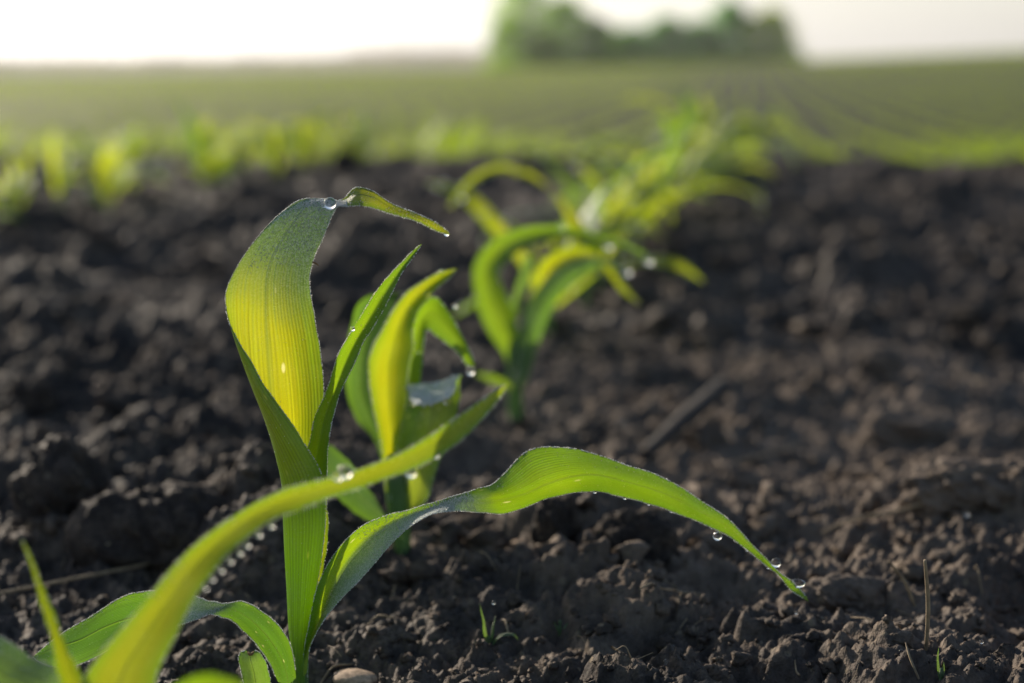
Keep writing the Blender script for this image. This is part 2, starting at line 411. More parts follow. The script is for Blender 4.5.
def samp(L, a, b):
    i = np.clip(a*(L.n-1), 0, L.n-1.001); j = np.clip(b*(L.m-1), 0, L.m-1.001)
    i0 = i.astype(int); j0 = j.astype(int); fi = (i-i0)[:, None]; fj = (j-j0)[:, None]
    g = lambda T: (T[i0, j0]*(1-fi)+T[i0+1, j0]*fi)*(1-fj)+(T[i0, j0+1]*(1-fi)+T[i0+1, j0+1]*fi)*fj
    return g(L.A), g(L.N)
def dew(L, n_edge=260, patches=(), r_edge=(.00008, .00026), seed=1, both=True):
    """tiny drops: on both margins, and in patches (t0, t1, b0, b1, count, rmin, rmax)"""
    r = np.random.default_rng(seed); C, Rr = [], []
    if n_edge:
        a = r.uniform(.03, .99, n_edge); b = np.where(r.uniform(size=n_edge) < .5, 0.0, .9999)
        p, nn = samp(L, a, b); C.append(p+r.normal(size=p.shape)*.00005); Rr.append(r.uniform(r_edge[0], r_edge[1], n_edge))
    cd = np.array([0, 0, CAM_H])
    for (t0, t1, b0, b1, cnt, r0, r1) in patches:
        a = r.uniform(t0, t1, cnt); b = r.uniform(b0, b1, cnt); rr = r0*(r1/r0)**(r.uniform(size=cnt)**2)
        p, nn = samp(L, a, b)
        sg = np.sign(((cd-p)*nn).sum(1))[:, None]; sg[sg == 0] = 1
        if both: sg = np.where(r.uniform(size=(cnt, 1)) < .25, -sg, sg)
        C.append(p+nn*sg*rr[:, None]*.45); Rr.append(rr)
    V, Fc = spheres(np.concatenate(C)-L.off, np.concatenate(Rr), ICO1)
    o = mk('dew', V, Fc, M_dew, L.o); o['kind'] = 'stuff'
    return o
def hairs(L, n=240, ln=.0005, seed=2):
    """short pale hairs standing out from both margins"""
    r = np.random.default_rng(seed); a = r.uniform(.02, .98, n); side = r.uniform(size=n) < .5
    p, nn = samp(L, a, np.where(side, 0., .9999)); q, _ = samp(L, a, np.where(side, .12, .88))
    d = p-q; d /= np.linalg.norm(d, axis=1)[:, None]+1e-9
    d += r.normal(size=d.shape)*.35; l = r.uniform(.4, 1, n)[:, None]*ln
    w = np.cross(d, nn); w /= np.linalg.norm(w, axis=1)[:, None]+1e-9; w *= .00005
    V = np.stack([p-w, p+w, p+d*l+w*.3, p+d*l-w*.3], 1).reshape(-1, 3)-L.off
    Fc = np.arange(4*n).reshape(-1, 4)
    o = mk('leaf_hairs', V, Fc, M_hair, L.o); o['kind'] = 'stuff'
def hair_material():
    m, nt, out = nmat('pale_hair'); g = G(nt)
    a = g.n('ShaderNodeBsdfDiffuse', {0: (.8, .8, .7, 1)}); b = g.n('ShaderNodeBsdfTranslucent', {0: (.9, .9, .8, 1)})
    mx = g.n('ShaderNodeMixShader', {0: .6, 1: a.outputs[0], 2: b.outputs[0]}); nt.links.new(mx.outputs[0], out.inputs[0]); return m
M_hair = hair_material()

def gp(u, v):
    """where the line of sight (u, v) meets the level field"""
    d = RN @ np.array([(u-512)/F, -(v-341.5)/F, -1.0]); t = -CAM_H/d[2]
    return d*t+np.array([0, 0, CAM_H])

# ================================================================== MAIN PLANT
Y0 = .506
mp = empty('corn_seedling', (-.132, Y0, .0), 'large sharp corn seedling in focus at front left with tall folded upright leaf', 'corn seedling')
# upper blade: cross-section near margin, left contour, middle, right margin
y = Y0
A_secs = [
 [(308, 700, y-.0005), (292, 700, y), (301, 700, y+.004), (309, 700, y+.001)],
 [(307.5, 660, y-.0005), (292, 660, y), (301, 660, y+.004), (308, 660, y+.001)],
 [(311, 628, y-.001), (288.5, 628, y), (301, 628, y+.005), (312, 628, y+.001)],
 [(316, 592, y-.001), (286.5, 590, y), (301, 592, y+.0055), (316.5, 590, y+.001)],
 [(321.5, 555, y-.001), (284.5, 555, y), (303, 555, y+.006), (322, 555, y+.001)],
 [(325.5, 515, y-.0015), (283, 520, y), (303, 522, y+.006), (326, 515, y+.001)],
 [(323.5, 480, y-.0055), (281.5, 485, y), (300, 484, y+.008), (327, 475, y+.004)],
 [(309, 449, y-.0075), (273.5, 449, y), (295, 452, y+.010), (325, 425, y+.007)],
 [(290, 421, y-.007), (264.5, 420, y), (292, 425, y+.011), (324, 389, y+.008)],
 [(268, 391, y-.006), (253.5, 391, y+.000), (287, 385, y+.011), (321, 355, y+.008)],
 [(250, 361, y-.004), (242.5, 362, y), (280, 350, y+.010), (316.5, 325, y+.007)],
 [(236, 338, y-.002), (233.0, 335, y), (273, 320, y+.009), (311.5, 302, y+.006)],
 [(227.5, 314, y-.000), (226.2, 311, y), (268, 295, y+.007), (309.0, 285, y+.004)],
 [(226.3, 292, y+.0), (226.6, 289, y), (270, 272, y+.005), (311, 268, y+.002)],
 [(235.5, 270, y), (237, 266, y), (277, 252, y+.003), (316, 252, y-.000)],
 [(248, 250, y), (250, 247, y+.0), (284, 236, y+.002), (322, 240, y-.002)],
 [(265, 229, y+.001), (267, 226, y+.001), (296, 219, y), (328, 226, y-.004)],
 [(281, 213, y+.002), (284, 210.5, y+.002), (307, 207, y-.001), (332, 216, y-.005)],
 [(300, 200, y+.002), (305, 199, y+.002), (318, 201, y-.001), (336, 208, y-.005)],
 [(322, 199, y+.001), (325, 199, y), (332, 202, y-.002), (339, 206, y-.005)],
 [(341, 200, y-.001), (342, 200, y-.001), (343, 203, y-.004), (345, 206.5, y-.006)],
 [(355, 187.5, y-.003), (356, 189, y-.004), (357, 197, y-.006), (358, 206, y-.008)],
 [(371, 190, y-.005), (372, 192, y-.006), (371, 200, y-.008), (370, 207.5, y-.009)],
 [(391, 203, y-.007), (391, 205, y-.008), (390.5, 209, y-.009), (390, 213.5, y-.010)],
 [(418, 214, y-.009), (418, 216, y-.010), (418, 219, y-.011), (417.5, 221.8, y-.011)],
 [(440, 225, y-.011), (440, 227, y-.011), (440, 230, y-.011), (439, 232, y-.011)],
 [(450, 234, y-.012), (450, 234, y-.012), (450, 234.5, y-.012), (450, 235, y-.012)]]
A2 = []
for s_ in A_secs:
    (u0, v0, Y0_), (u1, v1, Y1_) = s_[0], s_[1]
    wd = abs(u0-u1)*.506/F
    A2.append([s_[0], ((u0+u1)/2, (v0+v1)/2, min(Y0_, Y1_)-(.0022 if v0 < 500 else .0045)*min(1, wd/.008)), s_[1], s_[2], s_[3]])
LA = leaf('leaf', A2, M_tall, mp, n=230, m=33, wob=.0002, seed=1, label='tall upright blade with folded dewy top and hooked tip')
dew(LA, 1500, [(.05, .6, .1, .95, 260, .00006, .00016), (.60, .82, .3, .98, 3600, .00009, .00026), (.45, .62, .4, .95, 240, .00006, .00012), (.25, .6, .3, .9, 50, .0001, .0003), (.82, .98, .05, .95, 260, .00008, .00022)], seed=3)
hairs(LA, 900, .00045, 4)
# inner blade
B = [(283, 500, 326, 500), (296, 475, 327, 473), (308, 447, 328.5, 441), (315, 417, 334, 414), (326, 392, 342, 389), (337, 357, 353.5, 365),
     (348, 337, 364, 341), (361.5, 315, 371, 331), (375, 293, 382, 312), (392, 272, 393, 291), (403, 261, 403, 271.5), (411, 252.5, 412, 259), (421, 244, 421.6, 245)]
LB = leaf('leaf', [sec(a, b, c, d, y-.001, y-.002, .005*min(1, max(.1, (d-250)/120))) for a, b, c, d in B], M_leafg, mp, n=90, m=13, seed=2, label='narrow upright inner blade with pointed tip')
dew(LB, 600, [(.3, .95, .05, .95, 130, .00006, .00022)], seed=5); hairs(LB, 420, .0004, 5)
# stem with its sheath
st_path = [P(301, 712, Y0), P(301, 695, Y0), P(301, 665, Y0+.0005), P(301, 640, Y0+.001), P(302, 615, Y0+.001)]
V, Fc, uv = tube(st_path, [.0024, .0024, .0024, .0022, .001], 20, 50)
o = mk('stem', V-np.array(mp.location), Fc, M_stem, mp, uv)
# narrow yellow sheath flap at right of the stem
FL = [(306, 640, 317, 620), (308, 600, 318, 598), (310, 568, 324, 566), (314, 545, 327.5, 541), (318, 528, 328.5, 524), (325, 512, 327.5, 510)]
LF = leaf('sheath_flap', [sec(a, b, c, d, y+.0055, y+.0065, .001) for a, b, c, d in FL], M_leaf, mp, n=30, m=5, seed=22); hairs(LF, 120, .00045, 7)
# long right blade
yc = Y0-.004
C_secs = [
 [(303, 672, y-.003), (304, 676, y-.006), (307, 672, y-.008)],
 [(304, 650, y-.004), (306, 652, y-.003), (310, 648, y-.008)],
 [(309, 625, yc-.002), (315, 628, yc+.002), (323, 622, yc-.006)],
 [(318, 585, yc-.002), (329, 594, yc+.004), (341, 599, yc-.006)],
 [(335, 553, yc-.002), (347, 562, yc+.005), (358, 582, yc-.006)],
 [(357, 530, yc), (367, 538, yc+.005), (375, 563, yc-.006)],
 [(385, 516, yc), (391, 522, yc+.003), (398, 537, yc-.006)],
 [(410, 509.5, yc), (414, 512, yc+.001), (420, 520, yc-.006)],
 [(437, 501, yc-.001), (440, 505, yc-.002), (443, 511, yc-.006)],
 [(458, 494, yc-.003), (461, 500, yc-.005), (464, 511, yc-.005)],
 [(477, 489, yc-.006), (479, 497, yc-.007), (483, 513, yc-.002)],
 [(492, 484.5, yc-.0075), (496, 493, yc-.0095), (503, 513.5, yc-.000)],
 [(505, 473, yc-.0095), (512, 490, yc-.0115), (522, 509, yc+.001)],
 [(516, 461, yc-.0105), (527, 488, yc-.0125), (540, 501.5, yc-.000)],
 [(529, 451, yc-.0115), (545, 484, yc-.0135), (560, 495, yc-.004)],
 [(552, 446.5, yc-.012), (568, 477, yc-.014), (580, 491.5, yc-.006)],
 [(581, 450, yc-.012), (593, 474, yc-.015), (603, 492, yc-.010)],
 [(617, 461, yc-.013), (628, 481, yc-.016), (637, 500, yc-.012)],
 [(659, 476, yc-.014), (666, 493, yc-.016), (670, 511.5, yc-.014)],
 [(695, 497, yc-.015), (699, 510, yc-.017), (701, 523, yc-.015)],
 [(730, 521, yc-.016), (733, 530, yc-.017), (732, 538.6, yc-.016)],
 [(750, 542.5, yc-.016), (753, 549, yc-.017), (754, 555, yc-.016)],
 [(766, 558, yc-.016), (767, 562, yc-.017), (767.5, 566.5, yc-.016)],
 [(779, 572, yc-.016), (779.5, 573.5, yc-.0165), (779, 575.5, yc-.016)],
 [(793, 582, yc-.016), (792, 586, yc-.0165), (791, 590, yc-.016)],
 [(804, 594, yc-.016), (803.5, 596, yc-.016), (803, 598, yc-.016)],
 [(808.5, 601, yc-.016), (808.5, 601, yc-.016), (808.5, 601.3, yc-.016)]]
LC = leaf('leaf', C_secs, M_long, mp, n=190, m=17, wob=.00022, seed=3, label='long arching blade reaching right with drops near its tip')
dew(LC, 1900, [(.45, .97, .05, .95, 260, .00006, .00015), (.10, .36, .45, .98, 2300, .00006, .00018), (.22, .42, .03, .97, 2600, .00008, .00024), (.45, .98, .0, .2, 220, .00006, .0002), (.5, .97, .93, 1., 60, .0001, .0003), (.05, .3, .05, .5, 260, .00005, .0001)], seed=8)
hairs(LC, 900, .0004, 9)
# left arching blade with a twist
D_secs = [
 [(296, 678, y-.004), (288, 684, y-.007), (278, 682, y-.008)],
 [(293.5, 658, y-.004), (284, 664, y-.008), (270, 664, y-.008)],
 [(286, 636, y-.006), (275, 645, y-.010), (258, 646, y-.009)],
 [(272, 619, y-.008), (262, 628, y-.012), (244, 632, y-.011)],
 [(254, 605.5, y-.010), (245, 614, y-.013), (232, 621, y-.012)],
 [(239, 601.5, y-.012), (232, 607, y-.013), (222, 616.5, y-.012)],
 [(224, 604, y-.012), (218, 608, y-.011), (212, 614, y-.012)],
 [(212, 602, y-.011), (207, 608, y-.010), (198, 618.5, y-.012)],
 [(197, 596, y-.009), (188, 608, y-.009), (176, 627, y-.013)],
 [(175, 592, y-.009), (163, 612, y-.010), (146, 636, y-.015)],
 [(147, 591.5, y-.010), (131, 618, y-.012), (117, 646, y-.018)],
 [(120, 598, y-.012), (106, 625, y-.015), (92, 659, y-.020)],
 [(90, 617, y-.015), (81, 636, y-.018), (70, 667, y-.022)],
 [(64, 632, y-.018), (57, 645, y-.020), (50, 666, y-.024)],
 [(43, 648, y-.021), (40, 654, y-.022), (38, 661, y-.024)],
 [(33, 657, y-.023), (33, 657, y-.023), (33, 658, y-.024)]]
LD = leaf('leaf', D_secs, M_twist, mp, n=120, m=15, wob=.0002, seed=4, label='low left blade arching over and twisting, frosted with dew')
dew(LD, 1200, [(.0, 1, .0, 1, 500, .00006, .00016), (.36, .6, .03, .97, 1500, .00006, .00018), (.6, .95, .0, .12, 150, .00006, .0002)], seed=11); hairs(LD, 600, .00045, 12)
# rounded first leaf
E_secs = [
 [(262, 690, y-.012), (266, 690, y-.013), (272, 690, y-.012)],
 [(246, 685, y-.012), (258, 686, y-.015), (271, 686, y-.012)],
 [(241, 670, y-.013), (254, 671, y-.016), (268, 669, y-.012)],
 [(238.5, 658, y-.014), (251, 660, y-.016), (263, 657, y-.013)],
 [(241, 652, y-.014), (250, 655, y-.015), (259, 652, y-.013)],
 [(246, 650.5, y-.014), (250, 653, y-.014), (255, 650.5, y-.013)]]
LE = leaf('leaf', E_secs, M_frost, mp, n=40, m=13, wob=.0001, seed=5, label='small rounded first leaf with a brown notch at its tip')
dew(LE, 140, [], seed=13)
nv, nf, nuv = tube([P(247.5, 651.5, y-.0145), P(250.5, 654.5, y-.0155), P(254, 651.5, y-.0145)], [.0002, .0005, .0002], 6, 8)
mk('withered_notch', nv-np.array(mp.location), nf, M_brown, LE.o)
# tiny thorn-like sliver on the margin of the tall blade
nv, nf, nuv = tube([P(312.5, 262, y), P(316, 263.5, y), P(319, 266, y)], [.0003, .0003, .00005], 6, 8)
mk('dry_sliver', nv-np.array(mp.location), nf, M_brown, LA.o)

# ================================================================== FOREGROUND PLANT (its base is below the picture)
yf = .36
fp = empty('corn_seedling', (-.132, yf, 0), 'blurred corn seedling at the lower left edge, closest to the camera, with long yellow blade', 'corn seedling')
FG = [(60, 780, 140, 790, .355, .36), (72, 720, 150, 720, .358, .362), (84, 678, 158, 672, .362, .366), (112, 640, 178, 632, .367, .37), (142, 605, 196, 596, .372, .375), (170, 570, 222, 561, .378, .38),
      (200, 540, 243, 541, .383, .385), (238, 513, 268, 523, .390, .39), (280, 491, 300, 509, .397, .397), (330, 478, 337, 495, .404, .404), (376, 463, 384, 480, .411, .411), (415, 445, 426, 463, .417, .417),
      (450, 422, 461, 440, .423, .423), (480, 401, 488, 413, .428, .428), (496, 390, 500, 398, .431, .431), (509, 383, 509, 384, .433, .433)]
LG = leaf('leaf', [sec(a, b, c, d, e, f_+.002, .0012) for a, b, c, d, e, f_ in FG], M_fore, fp, n=130, m=13, seed=6, label='long yellow green blade sweeping up to the right')
dew(LG, 500, [(.3, .98, .0, .3, 160, .0001, .0003)], r_edge=(.0001, .00028), seed=14); hairs(LG, 500, .0006, 15)
FS = [(60, 770, 110, 770), (63, 700, 96, 702), (57, 672, 82, 676), (52, 645, 69, 650), (44, 615, 55, 617), (34, 580, 41, 580), (25.5, 552, 29, 551), (21, 539, 22, 539)]
LH = leaf('leaf', [sec(a, b, c, d, .372, .374, .002) for a, b, c, d in FS], M_fore, fp, n=60, m=9, seed=7, label='thin pointed young blade rising at left')
dew(LH, 120, [], seed=15)
FT = [(90, 790, 60, 830), (70, 720, 30, 750), (62, 676, 8, 715), (30, 655, -30, 700), (0, 637, -60, 680), (-30, 630, -80, 670), (-60, 640, -90, 660), (-110, 660, -110, 662)]
LT = leaf('leaf', [sec(a, b, c, d, .385, .37, -.003) for a, b, c, d in FT], M_frost, fp, n=60, m=11, seed=8, label='low broad blade cut by the left edge')
dew(LT, 300, [(.2, .8, .0, .3, 200, .0001, .00025)], r_edge=(.0001, .00025), seed=16)
FU = [(120, 800, 90, 810), (150, 730, 130, 765), (165, 694, 160, 722), (195, 676, 195, 710), (225, 676, 228, 705), (252, 688, 255, 702), (270, 706, 271, 708)]
LU = leaf('leaf', [sec(a, b, c, d, .325, .335, .002) for a, b, c, d in FU], M_leafg, fp, n=50, m=9, seed=9, label='very blurred low blade at the bottom edge')
V, Fc, uv = tube([(-.132, .36, -.005), (-.132, .36, .02), (-.131, .36, .03), (-.1305, .36, .042)], [.0045, .0045, .004, .003], 14, 20)
mk('stem', V-np.array(fp.location), Fc, M_stem, fp, uv)

# ================================================================== SECOND PLANT
y2 = .644
sp = empty('corn_seedling', tuple(gp(404, 566)*[1, 1, 0]), 'slightly blurred second corn seedling right behind the sharp one, with a white frosted flap', 'corn seedling')
def l2(name, L, Ya, Yb, mat, parent, cup=.003, **k): return leaf(name, [sec(*s, Ya, Yb, cup) for s in L], mat, parent, **k)
a2 = [(386, 492, 408, 492), (383, 462, 406, 462), (380, 440, 405.5, 440), (375, 415, 405, 420), (370, 390, 407, 389), (368.5, 365, 409, 366), (373, 347, 413, 348), (382, 330, 412.5, 330), (393, 310, 418, 311), (407, 292, 427, 300), (422, 282, 436, 289), (438, 273, 448, 279), (456, 268.5, 457, 269.5)]
L2 = l2('leaf', a2, y2-.004, y2-.002, M_leaf, sp, .006, n=90, m=13, seed=10, label='bright yellow upright blade with curled tip')
dew(L2, 380, [(.7, 1, 0, 1, 160, .0001, .0003)], r_edge=(.00012, .0004), seed=17); hairs(L2, 380, .0006, 18)
b2 = [(388, 470, 402, 470), (394, 430, 412, 430), (400, 380, 420, 385), (408, 335, 424, 345), (419, 308, 427, 330), (427, 298, 430, 331), (436, 297.5, 435, 335), (446, 309, 442, 340), (457, 326, 451, 347), (466, 343, 461, 357), (473, 358, 468, 366), (475, 366, 474, 367)]
L3 = l2('leaf', b2, y2+.003, y2+.004, M_leafg, sp, .003, n=70, m=9, seed=11, label='rear green blade hanging to the right')
dew(L3, 220, [], r_edge=(.00012, .0004), seed=19)
c2 = [(388, 480, 400, 480), (374, 440, 392, 450), (357, 420, 382, 420), (347, 395, 374, 395), (345, 370, 374, 370), (347, 345, 378, 345), (352, 322, 386, 322), (358, 304, 394, 305), (368, 296, 398, 296), (378, 294, 402, 293), (396, 292, 408, 292)]
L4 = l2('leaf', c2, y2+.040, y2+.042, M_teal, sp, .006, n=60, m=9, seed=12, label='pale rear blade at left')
d2 = [(392, 520, 410, 520), (391, 500, 428, 497), (393, 470, 438, 465), (399, 440, 450, 438), (404, 415, 458, 414), (405, 400, 460, 398), (407, 390, 459, 384), (406, 386, 460, 376), (407, 388, 457, 380), (409, 393, 455, 388), (411, 399, 453, 394), (414, 405, 449, 398)]
yy = [0, 0, 0, 0, 0, .003, .006, .003, -.006, -.016, -.026, -.034]
L5 = leaf('leaf', [[(a, b, y2-.004+k), ((a+c)/2-1, (b+d)/2+3, y2+.000+k), (c, d, y2-.003+k)] for (a, b, c, d), k in zip(d2, yy)], M_flag, sp, n=90, m=13, wob=.0007, seed=13, label='folded over blade with white frosted flap')
dew(L5, 260, [(.60, 1, 0.02, .98, 2600, .0001, .00034), (.60, 1, .05, .95, 110, .0004, .0011)], r_edge=(.0001, .00026), seed=20)
e2 = [(396, 535, 406, 540), (380, 507, 396, 532), (364, 482, 366, 520), (350, 463, 352, 510), (338, 451, 331, 492), (327, 445, 318, 478), (318, 450, 310, 468), (308, 458, 307, 459)]
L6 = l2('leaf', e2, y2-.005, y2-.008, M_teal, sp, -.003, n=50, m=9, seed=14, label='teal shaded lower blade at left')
V, Fc, uv = tube([P(405, 580, y2), P(404, 560, y2), P(401, 530, y2), P(397, 500, y2), P(394, 470, y2), P(393, 455, y2)], [.0028, .003, .0036, .0042, .0040, .002], 16, 30)
mk('stem', V-np.array(sp.location), Fc, M_stem, sp, uv)

# ================================================================== THIRD PLANT
y3 = .942
tp = empty('corn_seedling', tuple(gp(515, 410)*[1, 1, 0]), 'blurred corn seedling with blades looping over to the right, third in the row', 'corn seedling')
a3 = [(508, 385, 520, 385), (505, 357, 520, 345), (487, 330, 516, 318), (476, 300, 505, 293), (474, 265, 500, 272), (488, 244, 512, 256), (513, 230, 538, 243), (540, 225, 568, 238), (568, 226, 590, 240), (596, 234, 611, 244), (625, 243, 632, 252), (648, 255, 649, 260), (658, 265, 658, 266)]
L7 = l2('leaf', a3, y3, y3-.008, M_leafg, tp, .004, n=80, m=11, seed=15, label='big looping yellow green blade')
b3 = [(514, 380, 524, 380), (520, 350, 532, 350), (526, 318, 545, 318), (533, 288, 552, 290), (540, 263, 563, 270), (558, 250, 578, 262), (582, 246, 592, 262), (606, 259, 608, 275), (624, 283, 622, 293), (640, 304, 640, 305)]
L8 = l2('leaf', b3, y3+.012, y3+.010, M_leaf, tp, .004, n=60, m=9, seed=16, label='inner yellow blade curling over')
c3 = [(512, 385, 526, 385), (518, 355, 536, 352), (523, 318, 547, 320), (541, 284, 564, 292), (565, 263, 586, 273), (592, 257, 606, 265), (612, 262, 617, 270), (628, 274, 628, 275)]
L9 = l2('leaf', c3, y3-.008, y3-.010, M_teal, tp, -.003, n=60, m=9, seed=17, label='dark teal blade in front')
d3 = [(508, 330, 516, 330), (512, 300, 519, 302), (520, 275, 530, 280), (525, 258, 533, 262), (530, 252, 531, 253)]
L10 = l2('leaf', d3, y3-.003, y3-.003, M_frost, tp, .001, n=30, m=5, seed=18)
e3 = [(512, 385, 520, 391), (500, 377, 502, 387), (488, 374, 487, 381), (476, 373, 476, 375)]
L11 = l2('leaf', e3, y3-.006, y3-.006, M_leafg, tp, .001, n=24, m=5, seed=19)
for i, L in enumerate((L7, L8, L9)): dew(L, 120, [(.5, 1, 0, 1, 60, .0002, .0005)], r_edge=(.0002, .0004), seed=30+i)
V, Fc, uv = tube([P(515, 418, y3), P(515, 400, y3), P(515, 375, y3), P(517, 345, y3), P(519, 330, y3)], [.004, .0042, .0046, .0046, .002], 14, 24)
mk('stem', V-np.array(tp.location), Fc, M_stem, tp, uv)

# ================================================================== PROCEDURAL SEEDLINGS
def blade3d(r, az, z0, L, W, a0, bend, n=16, m=5, twist=0.0, r0=.003):
    t = np.linspace(0, 1, n); ang = a0+bend*t**1.4                     # angle from vertical
    ds = L/(n-1)
    rad = r0+np.concatenate([[0], np.cumsum(np.sin((ang[1:]+ang[:-1])/2)*ds)])
    z = z0+np.concatenate([[0], np.cumsum(np.cos((ang[1:]+ang[:-1])/2)*ds)])
    az_ = az+r.uniform(-.5, .5)*t**2
    w = W*np.clip(.42+1.6*t, 0, 1)*(1-t**2.2)**.8*.5
    w = np.where(t > .999, W*.01, w)
    C = np.stack([np.cos(az_)*rad, np.sin(az_)*rad, z], 1)
    T = np.gradient(C, axis=0); T /= np.linalg.norm(T, axis=1)[:, None]
    side = np.stack([-np.sin(az_), np.cos(az_), 0*az_], 1)
    Nn = np.cross(T, side)
    tw = twist*t**1.5
    sd = side*np.cos(tw)[:, None]+Nn*np.sin(tw)[:, None]; nn = np.cross(T, sd)
    b = np.linspace(-1, 1, m)
    cup = .55*(1-t)+.12
    V = C[:, None]+sd[:, None]*(w[:, None]*b[None])[..., None]-nn[:, None]*(w*cup)[:, None, None]*(np.abs(b)**1.5)[None, :, None]
    V += (np.sin(t*14+r.uniform(0, 6))*.05*W)[:, None, None]*(b**2)[None, :, None]*nn[:, None]
    uv = np.stack([np.tile((b+1)/2, n), np.repeat(t, m)], 1)
    return V, uv
def seedling_parts(seed, H, nl=5, n=16, m=5, az0=None, bush=False):
    r = np.random.default_rng(seed); out = []
    az = az0 if az0 is not None else r.uniform(0, PI)
    sh = H*.38
    for k in range(nl):
        f = k/(nl-1)
        L = H*(.55+.75*math.sin(PI*min(1, .25+.6*f)))*r.uniform(.85, 1.1)*(.62 if k == 0 else 1)
        W = .024*(H/.15)*(.55+.55*math.sin(PI*(.15+.7*f)))*r.uniform(.85, 1.1)
        a0 = (.95-.85*f)*r.uniform(.8, 1.1); bend = (1.9-1.3*f)*r.uniform(.7, 1.25)
        if bush: a0 = (.75-.45*f)*r.uniform(.7, 1.3); bend = r.uniform(1.3, 2.5); L *= 1.15; W *= 1.15
        elif k == nl-1: a0, bend, L = .3, 1.5, H*.6
        out.append(blade3d(r, az+k*PI+r.uniform(-.35, .35)*(2.5 if bush else 1), sh*(.25+.75*f), L, W, a0, bend, n, m, r.uniform(-1.1, 1.1)))
    return out, sh
def make_seedling(seed, H, loc, label, group, mats, dewn=60, bush=False):
    root = empty('corn_seedling', loc, label, 'corn seedling', group)
    parts, sh = seedling_parts(seed, H, 6 if bush else 5, bush=bush)
    for i, (V, uv) in enumerate(parts):
        n, m = V.shape[:2]
        o = mk('leaf', V.reshape(-1, 3), gridfaces(n, m), mats[i % len(mats)], root, uv)
        if dewn:
            r = np.random.default_rng(seed*7+i); ii = r.integers(3, n-1, dewn); jj = r.choice([0, m-1], dewn)
            fr_ = r.uniform(size=dewn)[:, None]; C = V[ii, jj]*(1-fr_)+V[np.minimum(ii+1, n-1), jj]*fr_
            rr = r.uniform(.0002, .0007, dewn)*(r.uniform(size=dewn)**1); rr[:3] = r.uniform(.0013, .0024, 3)
            dv, df = spheres(C, rr, ICO2)
            q = mk('dew', dv, df, M_dew, o); q['kind'] = 'stuff'
    V, Fc, uv = tube([(0, 0, -.02), (0, 0, .01), (0, 0, sh*.6), (0, 0, sh)], [.0042*H/.15, .0042*H/.15, .004*H/.15, .002*H/.15], 8, 8)
    mk('stem', V, Fc, M_stem, root, uv)
    return root
def copy_tree(o, parent=None):
    c = o.copy(); COL.objects.link(c); c.parent = parent
    for ch in list(o.children): copy_tree(ch, c)
    return c
ROW0, PITCHR = -.132, .76
def gz1(x, yv): return float(base_z(np.array([x]), np.array([yv]))[0])
# near part of our row, behind the third plant
g_row = 'blurred corn seedlings farther along the middle row'
m1 = [M_leafg, M_bright, M_bright, M_frost, M_bright]
def drift(D): return .036*min(2.5, max(0., D-1.3))
fourth = make_seedling(101, .120, (-.138, 1.22, 0), 'blurred fourth corn seedling, its pale blade arching left above the third one', None, m1)
# its tall arching blade
e4 = [(566, 268, 578, 268), (570, 240, 588, 238), (564, 214, 580, 218), (554, 194, 566, 202), (538, 176, 546, 188), (522, 168, 526, 177), (506, 164, 506, 173), (490, 166, 492, 174), (474, 174, 479, 181), (460, 188, 466, 193), (449, 206, 451, 208)]
L12 = l2('leaf', e4, 1.21, 1.205, M_leaf, fourth, .004, n=50, m=7, seed=40)
dew(L12, 60, [], r_edge=(.0003, .0007), seed=41)
protos = []
n_ind = 1
Dv = 1.44; i = 0
for i in range(22):
    x = ROW0+drift(Dv)+rnd.uniform(-.012, .012); z = gz1(x, Dv)
    lab = 'blurred corn seedling in the yellow green cluster of the middle row'
    if i < 7:
        o = make_seedling(200+i, (.094+.0045*i)*rnd.uniform(.97, 1.06)*(1.1 if i % 2 else 1), (x, Dv, z), lab, g_row, [m1[(i+k) % 5] for k in range(5)], bush=(i % 2 == 0 or i == 1)); protos.append(o)
    else:
        o = copy_tree(protos[i % 7]); o.location = (x, Dv, z); o.rotation_euler = (0, 0, rnd.uniform(0, 6.28)); o['label'] = lab; o['group'] = g_row
        o.scale = (rnd.uniform(.95, 1.15)*(1+.08*min(1, max(0, (Dv-2.3)/1.2))),)*3
    n_ind += 1
    Dv += rnd.uniform(.125, .16)
    if Dv > 4.0: break
# left row on the near soil
g_left = 'corn seedlings of the row at left before the soil crest'
Dv = 1.95
while Dv < 4.0:
    x = ROW0-PITCHR-.05+drift(Dv)*.5+rnd.uniform(-.07, .07)
    o = copy_tree(rnd.choice(protos)); o.location = (x, Dv, gz1(x, Dv)); o.rotation_euler = (0, 0, rnd.uniform(0, 6.28))
    o.scale = (rnd.uniform(.75, 1.0),)*3; o['label'] = 'small very blurred corn seedling in the row at far left on the dark soil'; o['group'] = g_left
    n_ind += 1; Dv += rnd.uniform(.06, .10)

# beyond the crest: single small seedlings, individual ones nearest first, then one mass
def far_seedling_mesh(seed, H, n, m, nl):
    parts, sh = seedling_parts(seed, H, nl, n, m)
    VS, FS, UV, off = [], [], [], 0
    for V, uv in parts:
        a, b = V.shape[:2]; VS.append(V.reshape(-1, 3)); FS.append(gridfaces(a, b)+off); UV.append(uv); off += a*b
    return np.concatenate(VS), np.concatenate(FS), np.concatenate(UV)
cands = []
for k in range(-70, 45):
    X = k*PITCHR; Dv = 4.0+rnd.uniform(0, .15)
    if k == -1: Dv = 4.0
    while Dv < 30:
        s = X/Dv
        if -.52 < s < .26 and not 7.6 < Dv < 12.5: cands.append((Dv, X+rnd.uniform(-.02, .02)))
        Dv += rnd.uniform(.12, .17)
cands.sort()
far_lib = [mk('corn_seedling', *far_seedling_mesh(300+k, .125, 9, 3, 5)[:2], M_far, None, far_seedling_mesh(300+k, .125, 9, 3, 5)[2]) for k in range(6)]
n_far = 285-n_ind
used = set()
